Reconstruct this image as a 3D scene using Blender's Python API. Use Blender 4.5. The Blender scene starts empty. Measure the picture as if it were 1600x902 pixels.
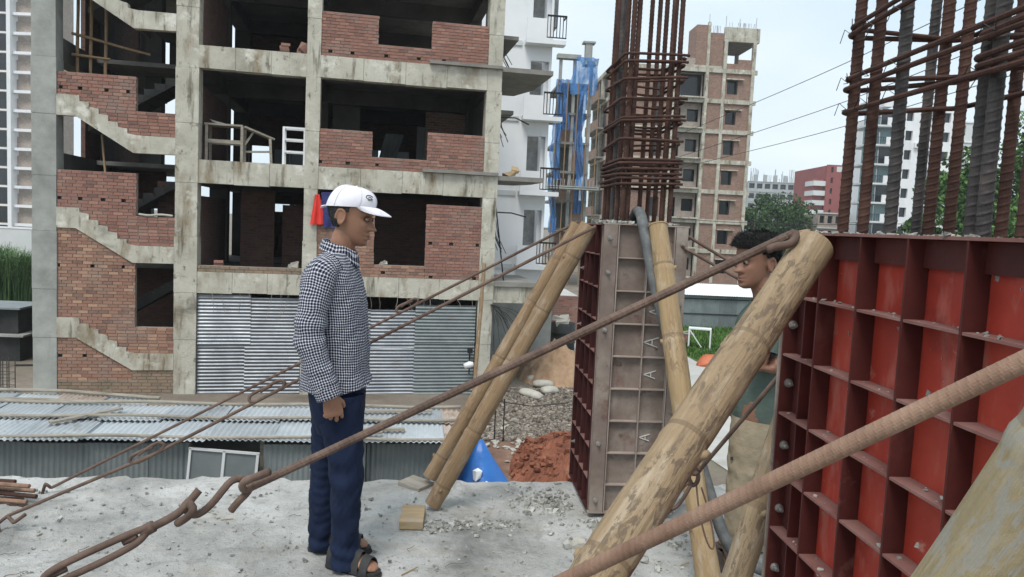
import bpy, bmesh, math, random
import numpy as np
from mathutils import Vector, Matrix
random.seed(7); rng = np.random.default_rng(7)
SC = bpy.context.scene
COL = SC.collection
PI = math.pi

# ---------------------------------------------------------------- camera
FPX, CX, CY = 1200.0, 800.0, 451.0
_up = np.array([665, 14500, -1200.0]); _up /= np.linalg.norm(_up)
_Y = np.array([0, 0, 1.0]) - _up * _up[2]; _Y /= np.linalg.norm(_Y)
_X = np.cross(_Y, _up)
if _X[0] < 0: _X = -_X
RW = np.array([_X, _Y, _up])              # world = RW @ (right, up, forward)
CAM = np.array([0, 0, 1.6])
cam = bpy.data.cameras.new('camera'); camo = bpy.data.objects.new('camera', cam); COL.objects.link(camo)
cam.sensor_width = 36.0; cam.lens = 36.0 * FPX / 1600.0
cam.clip_start = 0.05; cam.clip_end = 5000
_m = Matrix.Identity(4)
for i in range(3):
    _m[i][0] = RW[i][0]; _m[i][1] = RW[i][1]; _m[i][2] = -RW[i][2]; _m[i][3] = CAM[i]
camo.matrix_world = _m
SC.camera = camo

# ---------------------------------------------------------------- light: overcast noon
SUN_EL, SUN_ROT = math.radians(58), math.radians(200)
w = bpy.data.worlds.new('World'); SC.world = w; w.use_nodes = True
nt = w.node_tree; bg = nt.nodes['Background']
sky = nt.nodes.new('ShaderNodeTexSky'); sky.sky_type = 'NISHITA'; sky.sun_disc = False
sky.sun_elevation = SUN_EL; sky.sun_rotation = SUN_ROT; sky.air_density = 1.0; sky.dust_density = 1.5
tc = nt.nodes.new('ShaderNodeTexCoord'); nz = nt.nodes.new('ShaderNodeTexNoise')
mp = nt.nodes.new('ShaderNodeMapping'); mp.inputs['Scale'].default_value = (1, 1, 2.6)
nz.inputs['Scale'].default_value = 2.1; nz.inputs['Detail'].default_value = 5; nz.inputs['Roughness'].default_value = .45
nt.links.new(tc.outputs['Generated'], mp.inputs['Vector']); nt.links.new(mp.outputs['Vector'], nz.inputs['Vector'])
rp = nt.nodes.new('ShaderNodeValToRGB')
rp.color_ramp.elements[0].position = .36; rp.color_ramp.elements[0].color = (4.4, 5.4, 6.1, 1)
rp.color_ramp.elements[1].position = .64; rp.color_ramp.elements[1].color = (6.1, 6.6, 6.9, 1)
mx = nt.nodes.new('ShaderNodeMix'); mx.data_type = 'RGBA'; mx.inputs[0].default_value = .88
nt.links.new(nz.outputs['Fac'], rp.inputs['Fac'])
nt.links.new(sky.outputs['Color'], mx.inputs[6]); nt.links.new(rp.outputs['Color'], mx.inputs[7])
nt.links.new(mx.outputs[2], bg.inputs['Color']); bg.inputs['Strength'].default_value = 0.1
sun = bpy.data.lights.new('sun', 'SUN'); sun.energy = 1.5; sun.angle = math.radians(22); sun.color = (1, .96, .9)
suno = bpy.data.objects.new('sun', sun); COL.objects.link(suno)
suno.rotation_euler = (PI/2 - SUN_EL, 0, PI - SUN_ROT)
SC.view_settings.view_transform = 'Standard'; SC.view_settings.look = 'None'
SC.view_settings.exposure = 0.80; SC.view_settings.gamma = 1.0

# ---------------------------------------------------------------- placing helpers
def ray(px, py): return RW @ np.array([(px - CX) / FPX, -(py - CY) / FPX, 1.0])
def at(px, py, Y):
    r = ray(px, py); return CAM + r * (Y / r[1])
def gz(px, py, z):
    r = ray(px, py); return CAM + r * ((z - CAM[2]) / r[2])
def hor(px):
    a = ray(px, 0)[2]; b = ray(px, 1000)[2]; return 1000 * a / (a - b)

# ---------------------------------------------------------------- mesh builder
class MB:
    def __init__(s): s.v = []; s.f = []; s.r = []; s.uv = None
    def add(s, vs, fs, rnd=0.0):
        b = len(s.v); s.v.extend([tuple(map(float, p)) for p in vs])
        for q in fs: s.f.append(tuple(i + b for i in q)); s.r.append(rnd)
        return b
    def box(s, x0, x1, y0, y1, z0, z1, rnd=0.0):
        s.add([(x0,y0,z0),(x1,y0,z0),(x1,y1,z0),(x0,y1,z0),(x0,y0,z1),(x1,y0,z1),(x1,y1,z1),(x0,y1,z1)],
              [(0,3,2,1),(4,5,6,7),(0,1,5,4),(1,2,6,5),(2,3,7,6),(3,0,4,7)], rnd); return s
    def obox(s, c, size, R, rnd=0.0):
        c = np.array(c, float); h = np.array(size, float) / 2; R = np.array(R, float)
        vs = [c + R @ (h * np.array(k)) for k in [(-1,-1,-1),(1,-1,-1),(1,1,-1),(-1,1,-1),(-1,-1,1),(1,-1,1),(1,1,1),(-1,1,1)]]
        s.add(vs, [(0,3,2,1),(4,5,6,7),(0,1,5,4),(1,2,6,5),(2,3,7,6),(3,0,4,7)], rnd); return s
    def bar(s, a, b, wd, ht, up=(0,0,1), rnd=0.0):
        a = np.array(a, float); b = np.array(b, float); d = b - a; L = np.linalg.norm(d); d /= L
        u = np.array(up, float); 
        if abs(u @ d) > .98: u = np.array([1., 0, 0])
        sd = np.cross(d, u); sd /= np.linalg.norm(sd); u2 = np.cross(sd, d)
        return s.obox((a + b) / 2, (L, wd, ht), np.array([d, sd, u2]).T, rnd)
    def prism(s, poly, y0, y1, rnd=0.0):
        n = len(poly)
        ar = sum(poly[i][0]*poly[(i+1)%n][1] - poly[(i+1)%n][0]*poly[i][1] for i in range(n))
        if ar < 0: poly = poly[::-1]
        vs = [(p[0], y0, p[1]) for p in poly] + [(p[0], y1, p[1]) for p in poly]
        fs = [tuple(range(n)), tuple(range(2*n-1, n-1, -1))]
        for i in range(n):
            j = (i + 1) % n; fs.append((i, i + n, j + n, j))
        s.add(vs, fs, rnd); return s
    def vprism(s, poly, z0, z1, rnd=0.0):
        n = len(poly)
        ar = sum(poly[i][0]*poly[(i+1)%n][1] - poly[(i+1)%n][0]*poly[i][1] for i in range(n))
        if ar < 0: poly = poly[::-1]
        vs = [(p[0], p[1], z0) for p in poly] + [(p[0], p[1], z1) for p in poly]
        fs = [tuple(range(n-1, -1, -1)), tuple(range(n, 2*n))]
        for i in range(n):
            j = (i + 1) % n; fs.append((i, j, j + n, i + n))
        s.add(vs, fs, rnd); return s
    def rings(s, rs, cap=True, rnd=0.0, closed=True):
        n = len(rs[0]); vs = [p for r in rs for p in r]; fs = []
        for k in range(len(rs) - 1):
            for i in range(n if closed else n - 1):
                j = (i + 1) % n
                fs.append((k*n+i, k*n+j, (k+1)*n+j, (k+1)*n+i))
        if cap:
            fs.append(tuple(range(n-1, -1, -1))); fs.append(tuple((len(rs)-1)*n + i for i in range(n)))
        return s.add(vs, fs, rnd)
    def tube(s, pts, r, seg=8, cap=True, rnd=0.0, mod=None, flat=None):
        P = np.array(pts, float); n = len(P)
        rr = np.array(r if hasattr(r, '__len__') else [r] * n, float)
        T = np.gradient(P, axis=0); T /= (np.linalg.norm(T, axis=1)[:, None] + 1e-12)
        ref = np.array([0, 0, 1.]) if abs(T[0][2]) < .9 else np.array([0, 1., 0])
        N = np.cross(T[0], ref); N /= np.linalg.norm(N)
        th = np.linspace(0, 2*PI, seg, endpoint=False); rs = []; L = 0
        for k in range(n):
            if k:
                N = N - T[k] * (N @ T[k]); N /= np.linalg.norm(N); L += np.linalg.norm(P[k] - P[k-1])
            B = np.cross(T[k], N)
            q = rr[k] if mod is None else rr[k] * mod(L, th)
            q = np.broadcast_to(q, th.shape)
            f1 = 1 if flat is None else flat
            rs.append(P[k] + np.outer(q*np.cos(th), N) + np.outer(q*np.sin(th)*f1, B))
        s.rings(rs, cap, rnd); return s
    def lump(s, c, r, rnd=0.0, R=None):
        # irregular chip: jittered octahedron-cube
        c = np.array(c, float); r = np.array(r if hasattr(r, '__len__') else [r]*3, float)
        vs = []
        for k in [(-1,-1,-1),(1,-1,-1),(1,1,-1),(-1,1,-1),(-1,-1,1),(1,-1,1),(1,1,1),(-1,1,1)]:
            vs.append(r * np.array(k) * rng.uniform(.35, 1.0, 3))
        az = rng.uniform(0, PI); ay = rng.normal()*.35; ca, sa, cb, sb = math.cos(az), math.sin(az), math.cos(ay), math.sin(ay)
        RR = np.array([[ca,-sa,0],[sa,ca,0],[0,0,1]]) @ np.array([[cb,0,sb],[0,1,0],[-sb,0,cb]]); vs = [c + RR @ q for q in vs]
        s.add(vs, [(0,3,2,1),(4,5,6,7),(0,1,5,4),(1,2,6,5),(2,3,7,6),(3,0,4,7)], rnd); return s
    def mesh(s, name, m=None, smooth=False):
        me = bpy.data.meshes.new(name)
        me.from_pydata(s.v, [], s.f)
        if any(s.r):
            a = me.attributes.new('rnd', 'FLOAT', 'FACE'); a.data.foreach_set('value', np.array(s.r, 'f'))
        if s.uv is not None:
            a = me.attributes.new('pc', 'FLOAT_VECTOR', 'POINT'); a.data.foreach_set('vector', np.array(s.uv, 'f').ravel())
        if m: me.materials.append(m)
        if smooth: me.polygons.foreach_set('use_smooth', [True]*len(me.polygons))
        me.update(); return me
    def build(s, name, m=None, parent=None, smooth=False, loc=None, **k):
        o = bpy.data.objects.new(name, s.mesh(name, m, smooth)); COL.objects.link(o)
        if parent is not None: o.parent = parent
        if loc is not None: o.location = loc
        for a, b in k.items(): o[a] = b
        return o

def tag(o, label, cat, group=None):
    o['label'] = label; o['category'] = cat
    if group: o['group'] = group
    return o
def thing(name, label, cat, loc=(0,0,0), rz=0.0, group=None):
    o = bpy.data.objects.new(name, None); COL.objects.link(o); o.empty_display_size = .1
    o.location = tuple(map(float, loc)); o.rotation_euler = (0, 0, rz)
    return tag(o, label, cat, group)
def shift(pts, o):                     # world points into the frame of an unrotated thing
    return [np.array(p, float) - np.array(o.location) for p in pts]
def copy_part(o, parent, loc=None, rot=None, mesh=None):
    c = o.copy(); COL.objects.link(c); c.parent = parent
    if loc is not None: c.location = loc
    if rot is not None: c.rotation_euler = rot
    return c
def sharemesh(name, me, parent, loc, rot=(0,0,0), scale=None):
    o = bpy.data.objects.new(name, me); COL.objects.link(o); o.parent = parent
    o.location = tuple(map(float, loc)); o.rotation_euler = rot
    if scale is not None: o.scale = scale
    return o
def autosmooth(o, ang=40):
    me = o.data; bm = bmesh.new(); bm.from_mesh(me)
    for e in bm.edges:
        if len(e.link_faces) == 2 and e.calc_face_angle(0) > math.radians(ang): e.smooth = False
    for f in bm.faces: f.smooth = True
    bm.to_mesh(me); bm.free()
def wall_open(mb, u0, u1, z0, z1, v0, v1, ops):
    """wall between u0..u1, z0..z1, built from blocks round the openings (a,b,c,d)"""
    zs = sorted(set([z0, z1] + [min(max(q, z0), z1) for o in ops for q in o[2:]]))
    for a, b in zip(zs[:-1], zs[1:]):
        if b - a < 1e-4: continue
        m = (a + b) / 2; cuts = sorted([(o[0], o[1]) for o in ops if o[2] < m < o[3]]); x = u0
        for c, d in cuts:
            if c > x + 1e-4: mb.box(x, c, v0, v1, a, b)
            x = max(x, d)
        if u1 > x + 1e-4: mb.box(x, u1, v0, v1, a, b)
    return mb
def resample(pts, step):
    P = np.array(pts, float); d = np.r_[0, np.cumsum(np.linalg.norm(np.diff(P, axis=0), axis=1))]
    n = max(2, int(d[-1] / step) + 1); t = np.linspace(0, d[-1], n)
    return np.stack([np.interp(t, d, P[:, i]) for i in range(3)], 1)
def smoothpath(pts, it=2):
    P = [np.array(p, float) for p in pts]
    for _ in range(it):
        Q = [P[0]]
        for a, b in zip(P[:-1], P[1:]): Q += [a*.75 + b*.25, a*.25 + b*.75]
        Q.append(P[-1]); P = Q
    return np.array(P)
def vnoise(P, scale, seed=0):
    """cheap smooth pseudo noise from sines"""
    P = np.asarray(P, float) * scale; r = np.random.default_rng(seed); o = 0
    for k in range(5):
        d = r.normal(size=3); o = o + np.sin(P @ d * (1 + .6*k) + r.uniform(0, 6)) / (1 + .5*k)
    return o / 2.5

# ---------------------------------------------------------------- materials
def C(*c): return (c[0], c[1], c[2], 1)
def newmat(name):
    m = bpy.data.materials.new(name); m.use_nodes = True
    return m, m.node_tree, m.node_tree.nodes['Principled BSDF']
def N(nt, t, **k):
    n = nt.nodes.new(t)
    for a, b in k.items(): setattr(n, a, b)
    return n
def ramp(nt, fac, stops):
    r = N(nt, 'ShaderNodeValToRGB'); e = r.color_ramp.elements
    while len(e) < len(stops): e.new(.5)
    for i, (p, c) in enumerate(stops): e[i].position = p; e[i].color = C(*c)
    nt.links.new(fac, r.inputs['Fac']); return r.outputs['Color']
def noise(nt, vec, scale, detail=6, rough=.6, stretch=None, dist=0.0):
    if stretch:
        mp = N(nt, 'ShaderNodeMapping'); mp.inputs['Scale'].default_value = stretch
        nt.links.new(vec, mp.inputs['Vector']); vec = mp.outputs['Vector']
    n = N(nt, 'ShaderNodeTexNoise'); n.inputs['Scale'].default_value = scale; n.inputs['Detail'].default_value = detail
    n.inputs['Roughness'].default_value = rough; n.inputs['Distortion'].default_value = dist
    nt.links.new(vec, n.inputs['Vector']); return n.outputs['Fac']
def mixc(nt, fac, a, b, mode='MIX'):
    m = N(nt, 'ShaderNodeMix', data_type='RGBA', blend_type=mode)
    for s, v in ((0, fac), (6, a), (7, b)):
        if isinstance(v, (int, float)): m.inputs[s].default_value = v
        elif isinstance(v, tuple): m.inputs[s].default_value = C(*v)
        else: nt.links.new(v, m.inputs[s])
    return m.outputs[2]
def mth(nt, op, a, b=None, c=None):
    m = N(nt, 'ShaderNodeMath', operation=op)
    for i, v in enumerate((a, b, c)):
        if v is None: continue
        if isinstance(v, (int, float)): m.inputs[i].default_value = v
        else: nt.links.new(v, m.inputs[i])
    return m.outputs[0]
def coords(nt): return N(nt, 'ShaderNodeTexCoord').outputs['Object']
def bump(nt, bs, h, strength, dist=.01):
    b = N(nt, 'ShaderNodeBump'); b.inputs['Strength'].default_value = strength; b.inputs['Distance'].default_value = dist
    nt.links.new(h, b.inputs['Height']); nt.links.new(b.outputs['Normal'], bs.inputs['Normal'])
def mat(name, stops, scale=3, detail=6, rough=.85, metal=0, stretch=None, stain=None, bmp=(0, 40, .01), spec=.3, rnd=0.0, spots=None):
    """noise-coloured surface; stain=(colour, scale, lo, hi, stretch); spots same, hard"""
    m, nt, b = newmat(name); v = coords(nt)
    oi = N(nt, 'ShaderNodeObjectInfo')
    ad = N(nt, 'ShaderNodeVectorMath', operation='ADD'); cmb = mth(nt, 'MULTIPLY', oi.outputs['Random'], 37.0)
    nt.links.new(v, ad.inputs[0]); nt.links.new(cmb, ad.inputs[1]); v = ad.outputs[0]
    c = ramp(nt, noise(nt, v, scale, detail, .65, stretch), stops)
    for st in ([stain] if stain and not isinstance(stain, list) else (stain or [])):
        f = noise(nt, v, st[1], 6, .6, st[4] if len(st) > 4 else None)
        fr = N(nt, 'ShaderNodeMapRange'); fr.inputs[1].default_value = st[2]; fr.inputs[2].default_value = st[3]
        nt.links.new(f, fr.inputs[0]); c = mixc(nt, fr.outputs[0], c, st[0])
    if rnd:
        a = N(nt, 'ShaderNodeAttribute'); a.attribute_name = 'rnd'
        t = mth(nt, 'FRACT', mth(nt, 'ADD', oi.outputs['Random'], a.outputs['Fac']))
        hv = N(nt, 'ShaderNodeHueSaturation'); nt.links.new(c, hv.inputs['Color'])
        nt.links.new(mth(nt, 'ADD', mth(nt, 'MULTIPLY', t, 2*rnd), 1 - rnd), hv.inputs['Value']); c = hv.outputs['Color']
    nt.links.new(c, b.inputs['Base Color']); b.inputs['Roughness'].default_value = rough
    b.inputs['Metallic'].default_value = metal; b.inputs['Specular IOR Level'].default_value = spec
    if bmp[0]: bump(nt, b, noise(nt, v, bmp[1], 5, .65, stretch), bmp[0], bmp[2])
    return m
M = {}
M['frame'] = mat('frame_concrete', [(.25,(.29,.275,.225)),(.45,(.43,.41,.345)),(.70,(.55,.53,.455))], 1.3, 9, .92,
    stain=[((.20,.15,.085), 1.0, .53, .72, (1.8,1.8,.55)), ((.085,.072,.048), 1.7, .57, .72, (2.8,2.8,.4)), ((.64,.62,.55), 1.5, .58, .68), ((.16,.145,.115), 6, .60, .72, (1,1,.7)), ((.10,.095,.07), .55, .60, .78, (1,1,2.5))], bmp=(.6, 14, .02))
M['frame_grey'] = mat('weathered_grey_concrete', [(.25,(.20,.205,.19)),(.5,(.31,.32,.30)),(.75,(.42,.43,.40))], 1.3, 8, .92,
    stain=[((.12,.12,.10), 1.4, .62, .85, (2,2,.3))], bmp=(.45, 16, .02))
M['slab'] = mat('slab_concrete', [(.3,(.17,.163,.148)),(.7,(.28,.27,.245))], 1.6, 6, .92, stain=((.13,.12,.11), 1.2, .58, .8))
M['interior'] = mat('shaded_interior_concrete', [(.3,(.075,.073,.069)),(.7,(.135,.13,.122))], 1.1, 6, .95)  # indoor shade put into a darkened concrete colour
M['mortar'] = mat('mortar', [(.3,(.19,.165,.14)),(.7,(.36,.32,.275))], 3, 6, .95, bmp=(.4, 60, .01))
def brickmat(name, cols, moss=None):
    m, nt, b = newmat(name); v = coords(nt); oi = N(nt, 'ShaderNodeObjectInfo')
    a = N(nt, 'ShaderNodeAttribute'); a.attribute_name = 'rnd'
    t = mth(nt, 'FRACT', mth(nt, 'ADD', oi.outputs['Random'], a.outputs['Fac']))
    c = ramp(nt, t, [(i/(len(cols)-1), k) for i, k in enumerate(cols)])
    geo = N(nt, 'ShaderNodeNewGeometry').outputs['Position']
    c = mixc(nt, mth(nt, 'MULTIPLY', noise(nt, geo, 9, 6, .7), .38), c, (.42,.33,.28))
    fr = N(nt, 'ShaderNodeMapRange'); fr.inputs[1].default_value = .50; fr.inputs[2].default_value = .68
    nt.links.new(noise(nt, geo, 1.3, 8, .72), fr.inputs[0])
    c = mixc(nt, mth(nt, 'MULTIPLY', fr.outputs[0], .8), c, moss or (.27,.20,.17))
    nt.links.new(c, b.inputs['Base Color']); b.inputs['Roughness'].default_value = .92; b.inputs['Specular IOR Level'].default_value = .15
    bump(nt, b, noise(nt, geo, 60, 4, .7), .4, .008); return m
M['brick'] = brickmat('red_brick', [(.17,.066,.05),(.28,.112,.08),(.21,.085,.063),(.36,.175,.13),(.12,.052,.042),(.29,.125,.092),(.23,.092,.068)])
M['brick_tan'] = brickmat('mixed_tan_brick', [(.18,.08,.052),(.31,.15,.095),(.23,.105,.068),(.44,.26,.165),(.13,.062,.047),(.33,.175,.12),(.25,.115,.075)])
M['brick_mossy'] = brickmat('mossy_plinth_brick', [(.22,.15,.10),(.26,.18,.12),(.16,.13,.09),(.30,.22,.15)], (.10,.11,.06))
M['deck'] = None
def deckmat():
    m, nt, b = newmat('cast_deck_concrete'); v = coords(nt)
    c = ramp(nt, noise(nt, v, 1.5, 10, .66, dist=.4), [(.30,(.20,.20,.19)),(.43,(.39,.39,.37)),(.62,(.60,.60,.58))])
    def mr(f, lo, hi, k=1.0):
        r = N(nt, 'ShaderNodeMapRange'); r.inputs[1].default_value = lo; r.inputs[2].default_value = hi; r.inputs[4].default_value = k
        nt.links.new(f, r.inputs[0]); return r.outputs[0]
    c = mixc(nt, mr(noise(nt, v, 5.5, 8, .7, dist=.8), .52, .64, .62), c, (.27,.262,.238))
    c = mixc(nt, mr(noise(nt, v, 2.3, 8, .6, (1,2.2,1), .5), .56, .70, .6), c, (.42,.375,.31))
    c = mixc(nt, mr(noise(nt, v, .9, 9, .7, None, .8), .52, .66, .55), c, (.22,.225,.215))
    c = mixc(nt, mr(noise(nt, v, 9, 8, .75, (1,1.6,1), 1.2), .60, .68, .6), c, (.19,.18,.16))
    c = mixc(nt, mr(noise(nt, v, 38, 4, .7), .60, .68, .75), c, (.17,.165,.15))
    c = mixc(nt, mr(noise(nt, v, 14, 6, .75), .64, .72, .6), c, (.66,.66,.64))
    nt.links.new(c, b.inputs['Base Color']); b.inputs['Roughness'].default_value = .93; b.inputs['Specular IOR Level'].default_value = .2
    h = mth(nt, 'ADD', noise(nt, v, 22, 8, .75), mth(nt, 'MULTIPLY', noise(nt, v, 120, 3, .6), .4))
    bump(nt, b, h, 1.0, .02); return m
M['deck'] = deckmat()
M['rubble'] = mat('mortar_rubble', [(.3,(.22,.215,.195)),(.7,(.44,.44,.41))], 9, 5, .95, rnd=.35, bmp=(.4, 80, .006))
M['earth'] = mat('brown_earth', [(.3,(.12,.10,.08)),(.55,(.22,.185,.15)),(.75,(.33,.29,.24))], .5, 10, .95, stain=((.16,.17,.10), .12, .5, .7), bmp=(.7, 5, .08))
M['red_soil'] = mat('red_soil', [(.3,(.12,.045,.03)),(.55,(.25,.095,.055)),(.75,(.36,.16,.10))], 2.5, 9, .95, bmp=(.9, 14, .06))
M['mud'] = mat('red_brown_mud', [(.3,(.10,.055,.04)),(.55,(.20,.12,.085)),(.75,(.30,.21,.16))], 1.2, 9, .9, bmp=(.8, 9, .05))
M['gravel'] = mat('grey_gravel', [(.3,(.09,.073,.058)),(.5,(.19,.16,.13)),(.7,(.32,.28,.24))], 14, 6, .9, stain=((.20,.15,.11), .7, .55, .75), bmp=(1, 26, .05))
M['stone'] = mat('gravel_stone', [(.3,(.14,.118,.096)),(.7,(.29,.25,.21))], 5, 4, .9, rnd=.5)
M['sand'] = mat('brown_sand', [(.3,(.27,.17,.10)),(.7,(.42,.29,.19))], 3, 8, .95, bmp=(.6, 20, .04))
M['road'] = mat('pale_concrete_road', [(.3,(.38,.375,.35)),(.7,(.52,.515,.49))], .6, 8, .9, stain=((.27,.255,.22), .5, .55, .75), bmp=(.3, 20, .02))
M['grass'] = mat('green_grass', [(.3,(.05,.11,.025)),(.6,(.09,.18,.04)),(.8,(.15,.23,.07))], .9, 6, .9, rnd=.35, spec=.15)
M['lawn'] = mat('lawn_soil', [(.3,(.06,.10,.03)),(.6,(.10,.155,.05)),(.8,(.19,.18,.10))], .5, 8, .95)
M['leaf'] = mat('tree_leaf', [(.25,(.025,.055,.018)),(.55,(.05,.10,.03)),(.8,(.10,.16,.055))], .45, 4, .75, rnd=.5, spec=.25)
M['leaf_bright'] = mat('bright_tree_leaf', [(.25,(.035,.08,.02)),(.55,(.075,.15,.04)),(.8,(.13,.21,.07))], .5, 4, .75, rnd=.5, spec=.25)
M['reed'] = mat('reed_blade', [(.3,(.06,.13,.045)),(.7,(.14,.22,.09))], 1, 4, .8, rnd=.4, spec=.2)
M['bark'] = mat('bark', [(.3,(.08,.065,.05)),(.7,(.17,.14,.11))], 4, 6, .95)
def tinmat(name, a, bcol, rust=.0, rough=.42, metal=.55):
    m, nt, b = newmat(name); v = coords(nt); oi = N(nt, 'ShaderNodeObjectInfo')
    ad = N(nt, 'ShaderNodeVectorMath', operation='ADD'); nt.links.new(v, ad.inputs[0])
    nt.links.new(mth(nt, 'MULTIPLY', oi.outputs['Random'], 31.0), ad.inputs[1]); v = ad.outputs[0]
    c = ramp(nt, noise(nt, v, 1.4, 8, .65), [(.3, a), (.7, bcol)])
    for sc, lo, hi, col, st in ((2.2, .58, .75, (.20,.19,.175), (1,1,2.5)), (3.1, .72 - .22*rust, .86 - .2*rust, (.26,.15,.09), None)):
        fr = N(nt, 'ShaderNodeMapRange'); fr.inputs[1].default_value = lo; fr.inputs[2].default_value = hi
        nt.links.new(noise(nt, v, sc, 8, .7, st), fr.inputs[0]); c = mixc(nt, fr.outputs[0], c, col)
    hv = N(nt, 'ShaderNodeHueSaturation'); nt.links.new(c, hv.inputs['Color'])
    nt.links.new(mth(nt, 'ADD', mth(nt, 'MULTIPLY', oi.outputs['Random'], .35), .82), hv.inputs['Value'])
    nt.links.new(hv.outputs['Color'], b.inputs['Base Color']); b.inputs['Metallic'].default_value = metal
    nt.links.new(mth(nt, 'ADD', mth(nt, 'MULTIPLY', noise(nt, v, 5, 6, .7), .35), rough - .15), b.inputs['Roughness'])
    bump(nt, b, noise(nt, v, 7, 4, .6), .15, .02); return m
M['tin'] = tinmat('galvanised_tin', (.17,.185,.205), (.30,.325,.35), .15)
M['tin_wall'] = tinmat('blue_grey_tin', (.15,.175,.18), (.235,.265,.27), .25, .55, .35)
M['tin_roof'] = tinmat('pale_roof_tin', (.36,.395,.415), (.53,.565,.585), .25, .5, .35)
M['tin_rusty'] = tinmat('rusty_roof_tin', (.36,.29,.24), (.48,.42,.37), .9, .7, .2)
def bamboomat(name, a, bcol, blotch, amount=.6):
    m, nt, b = newmat(name); at_ = N(nt, 'ShaderNodeAttribute'); at_.attribute_name = 'pc'; v = at_.outputs['Vector']
    c = ramp(nt, noise(nt, v, 9, 8, .6, (1,1,.25), .3), [(.28, a), (.72, bcol)])
    c = mixc(nt, mth(nt, 'MULTIPLY', noise(nt, v, 75, 4, .7, (1,1,.05)), .85), c, tuple(.50*q for q in a))
    def mr(f, lo, hi, k):
        r = N(nt, 'ShaderNodeMapRange'); r.inputs[1].default_value = lo; r.inputs[2].default_value = hi; r.inputs[4].default_value = k
        nt.links.new(f, r.inputs[0]); return r.outputs[0]
    c = mixc(nt, mr(noise(nt, v, 10, 7, .72, (1,1,.45), .4), .52, .70, .55), c, (.52,.46,.37))
    region = mr(noise(nt, v, 4.5, 4, .5, (1,1,.7)), .62 - .2*amount, .72 - .2*amount, 1.0)
    spot = mr(noise(nt, v, 30, 7, .7, (1,1,.6), .6), .50, .56, .85)
    c = mixc(nt, mth(nt, 'MULTIPLY', region, spot), c, blotch)
    c = mixc(nt, mr(noise(nt, v, 42, 5, .7, (1,1,.7)), .66, .70, .8), c, tuple(.6*q for q in blotch))
    a2 = N(nt, 'ShaderNodeAttribute'); a2.attribute_name = 'rnd'
    c = mixc(nt, mth(nt, 'MULTIPLY', a2.outputs['Fac'], .7), c, (.17,.12,.075))
    nt.links.new(c, b.inputs['Base Color']); b.inputs['Roughness'].default_value = .7; b.inputs['Specular IOR Level'].default_value = .25
    h = mth(nt, 'ADD', noise(nt, v, 80, 4, .7, (1,1,.06)), mth(nt, 'MULTIPLY', noise(nt, v, 24, 6, .7), .8))
    bump(nt, b, h, .6, .006); return m
M['bamboo'] = bamboomat('yellow_bamboo', (.32,.228,.135), (.47,.355,.225), (.135,.10,.07), .95)
M['bamboo_brown'] = bamboomat('brown_bamboo', (.28,.18,.10), (.42,.295,.175), (.17,.115,.075), .6)
M['bamboo_cut'] = bamboomat('fresh_split_bamboo', (.36,.245,.13), (.49,.36,.205), (.22,.15,.09), .45)
M['bamboo_muddy'] = bamboomat('muddy_bamboo', (.34,.27,.155), (.44,.36,.22), (.30,.285,.245), 1.15)
M['wood'] = mat('raw_timber', [(.3,(.30,.215,.12)),(.7,(.46,.35,.21))], 3, 8, .85, stretch=(1,6,6), stain=((.33,.31,.28), 4, .55, .72), bmp=(.4, 30, .006))
M['wood_grey'] = mat('grey_timber', [(.3,(.20,.175,.14)),(.7,(.36,.33,.28))], 4, 8, .9, stretch=(1,5,5), bmp=(.4, 30, .006))
def rustmat(name, a, bcol, hi, rough=.8):
    return mat(name, [(.28, a), (.55, bcol), (.8, hi)], 11, 8, rough, .15, bmp=(.5, 90, .003), spec=.3, stain=((hi[0]*1.1,hi[1]*1.15,hi[2]*1.2), 3, .6, .8))
M['rebar'] = rustmat('rusted_rebar', (.035,.019,.015), (.075,.038,.029), (.14,.075,.054))
M['rebar_dark'] = rustmat('dark_mill_scale_rebar', (.028,.028,.029), (.062,.056,.054), (.12,.095,.08), .6)
M['rebar_tan'] = rustmat('tan_rusted_rod', (.17,.10,.07), (.27,.17,.12), (.38,.26,.19))
M['rod'] = rustmat('brown_rusted_rod', (.075,.05,.04), (.14,.095,.075), (.24,.165,.125))
M['red_steel'] = mat('red_primer_steel', [(.25,(.24,.022,.014)),(.5,(.36,.040,.024)),(.75,(.44,.07,.042))], 3.2, 9, .55, 0,
    stain=[((.42,.13,.10), 5.5, .52, .74, (3.0,1,1.2)), ((.11,.018,.015), 5, .60, .78), ((.48,.25,.20), 13, .64, .76, (1,1,1.6))], bmp=(.25, 30, .004), spec=.4)
M['red_rib'] = mat('shaded_red_primer_rib', [(.3,(.050,.011,.010)),(.6,(.080,.018,.015)),(.8,(.15,.06,.05))], 4, 8, .6, 0, stain=((.22,.12,.10), 7, .62, .8), bmp=(.25, 40, .003))  # shade on upright rib faces put into a darker red; edge strips share it
M['shaded_maroon'] = mat('shaded_maroon_form_paint', [(.3,(.035,.010,.010)),(.6,(.06,.016,.015)),(.8,(.10,.04,.035))], 5, 8, .7, 0, bmp=(.25, 40, .003))  # shade of the side turned from the light, put into the paint colour
M['skylit_rib'] = mat('skylit_red_rib', [(.3,(.16,.065,.055)),(.6,(.23,.125,.11)),(.8,(.31,.20,.175))], 5, 8, .75, 0, bmp=(.25, 40, .003))  # skylight falling on the level ribs, put into a paler red
M['pale_rib'] = mat('worn_form_rib', [(.3,(.24,.19,.165)),(.6,(.36,.30,.265)),(.8,(.46,.40,.355))], 7, 8, .75, .05, bmp=(.3, 40, .003))
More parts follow.
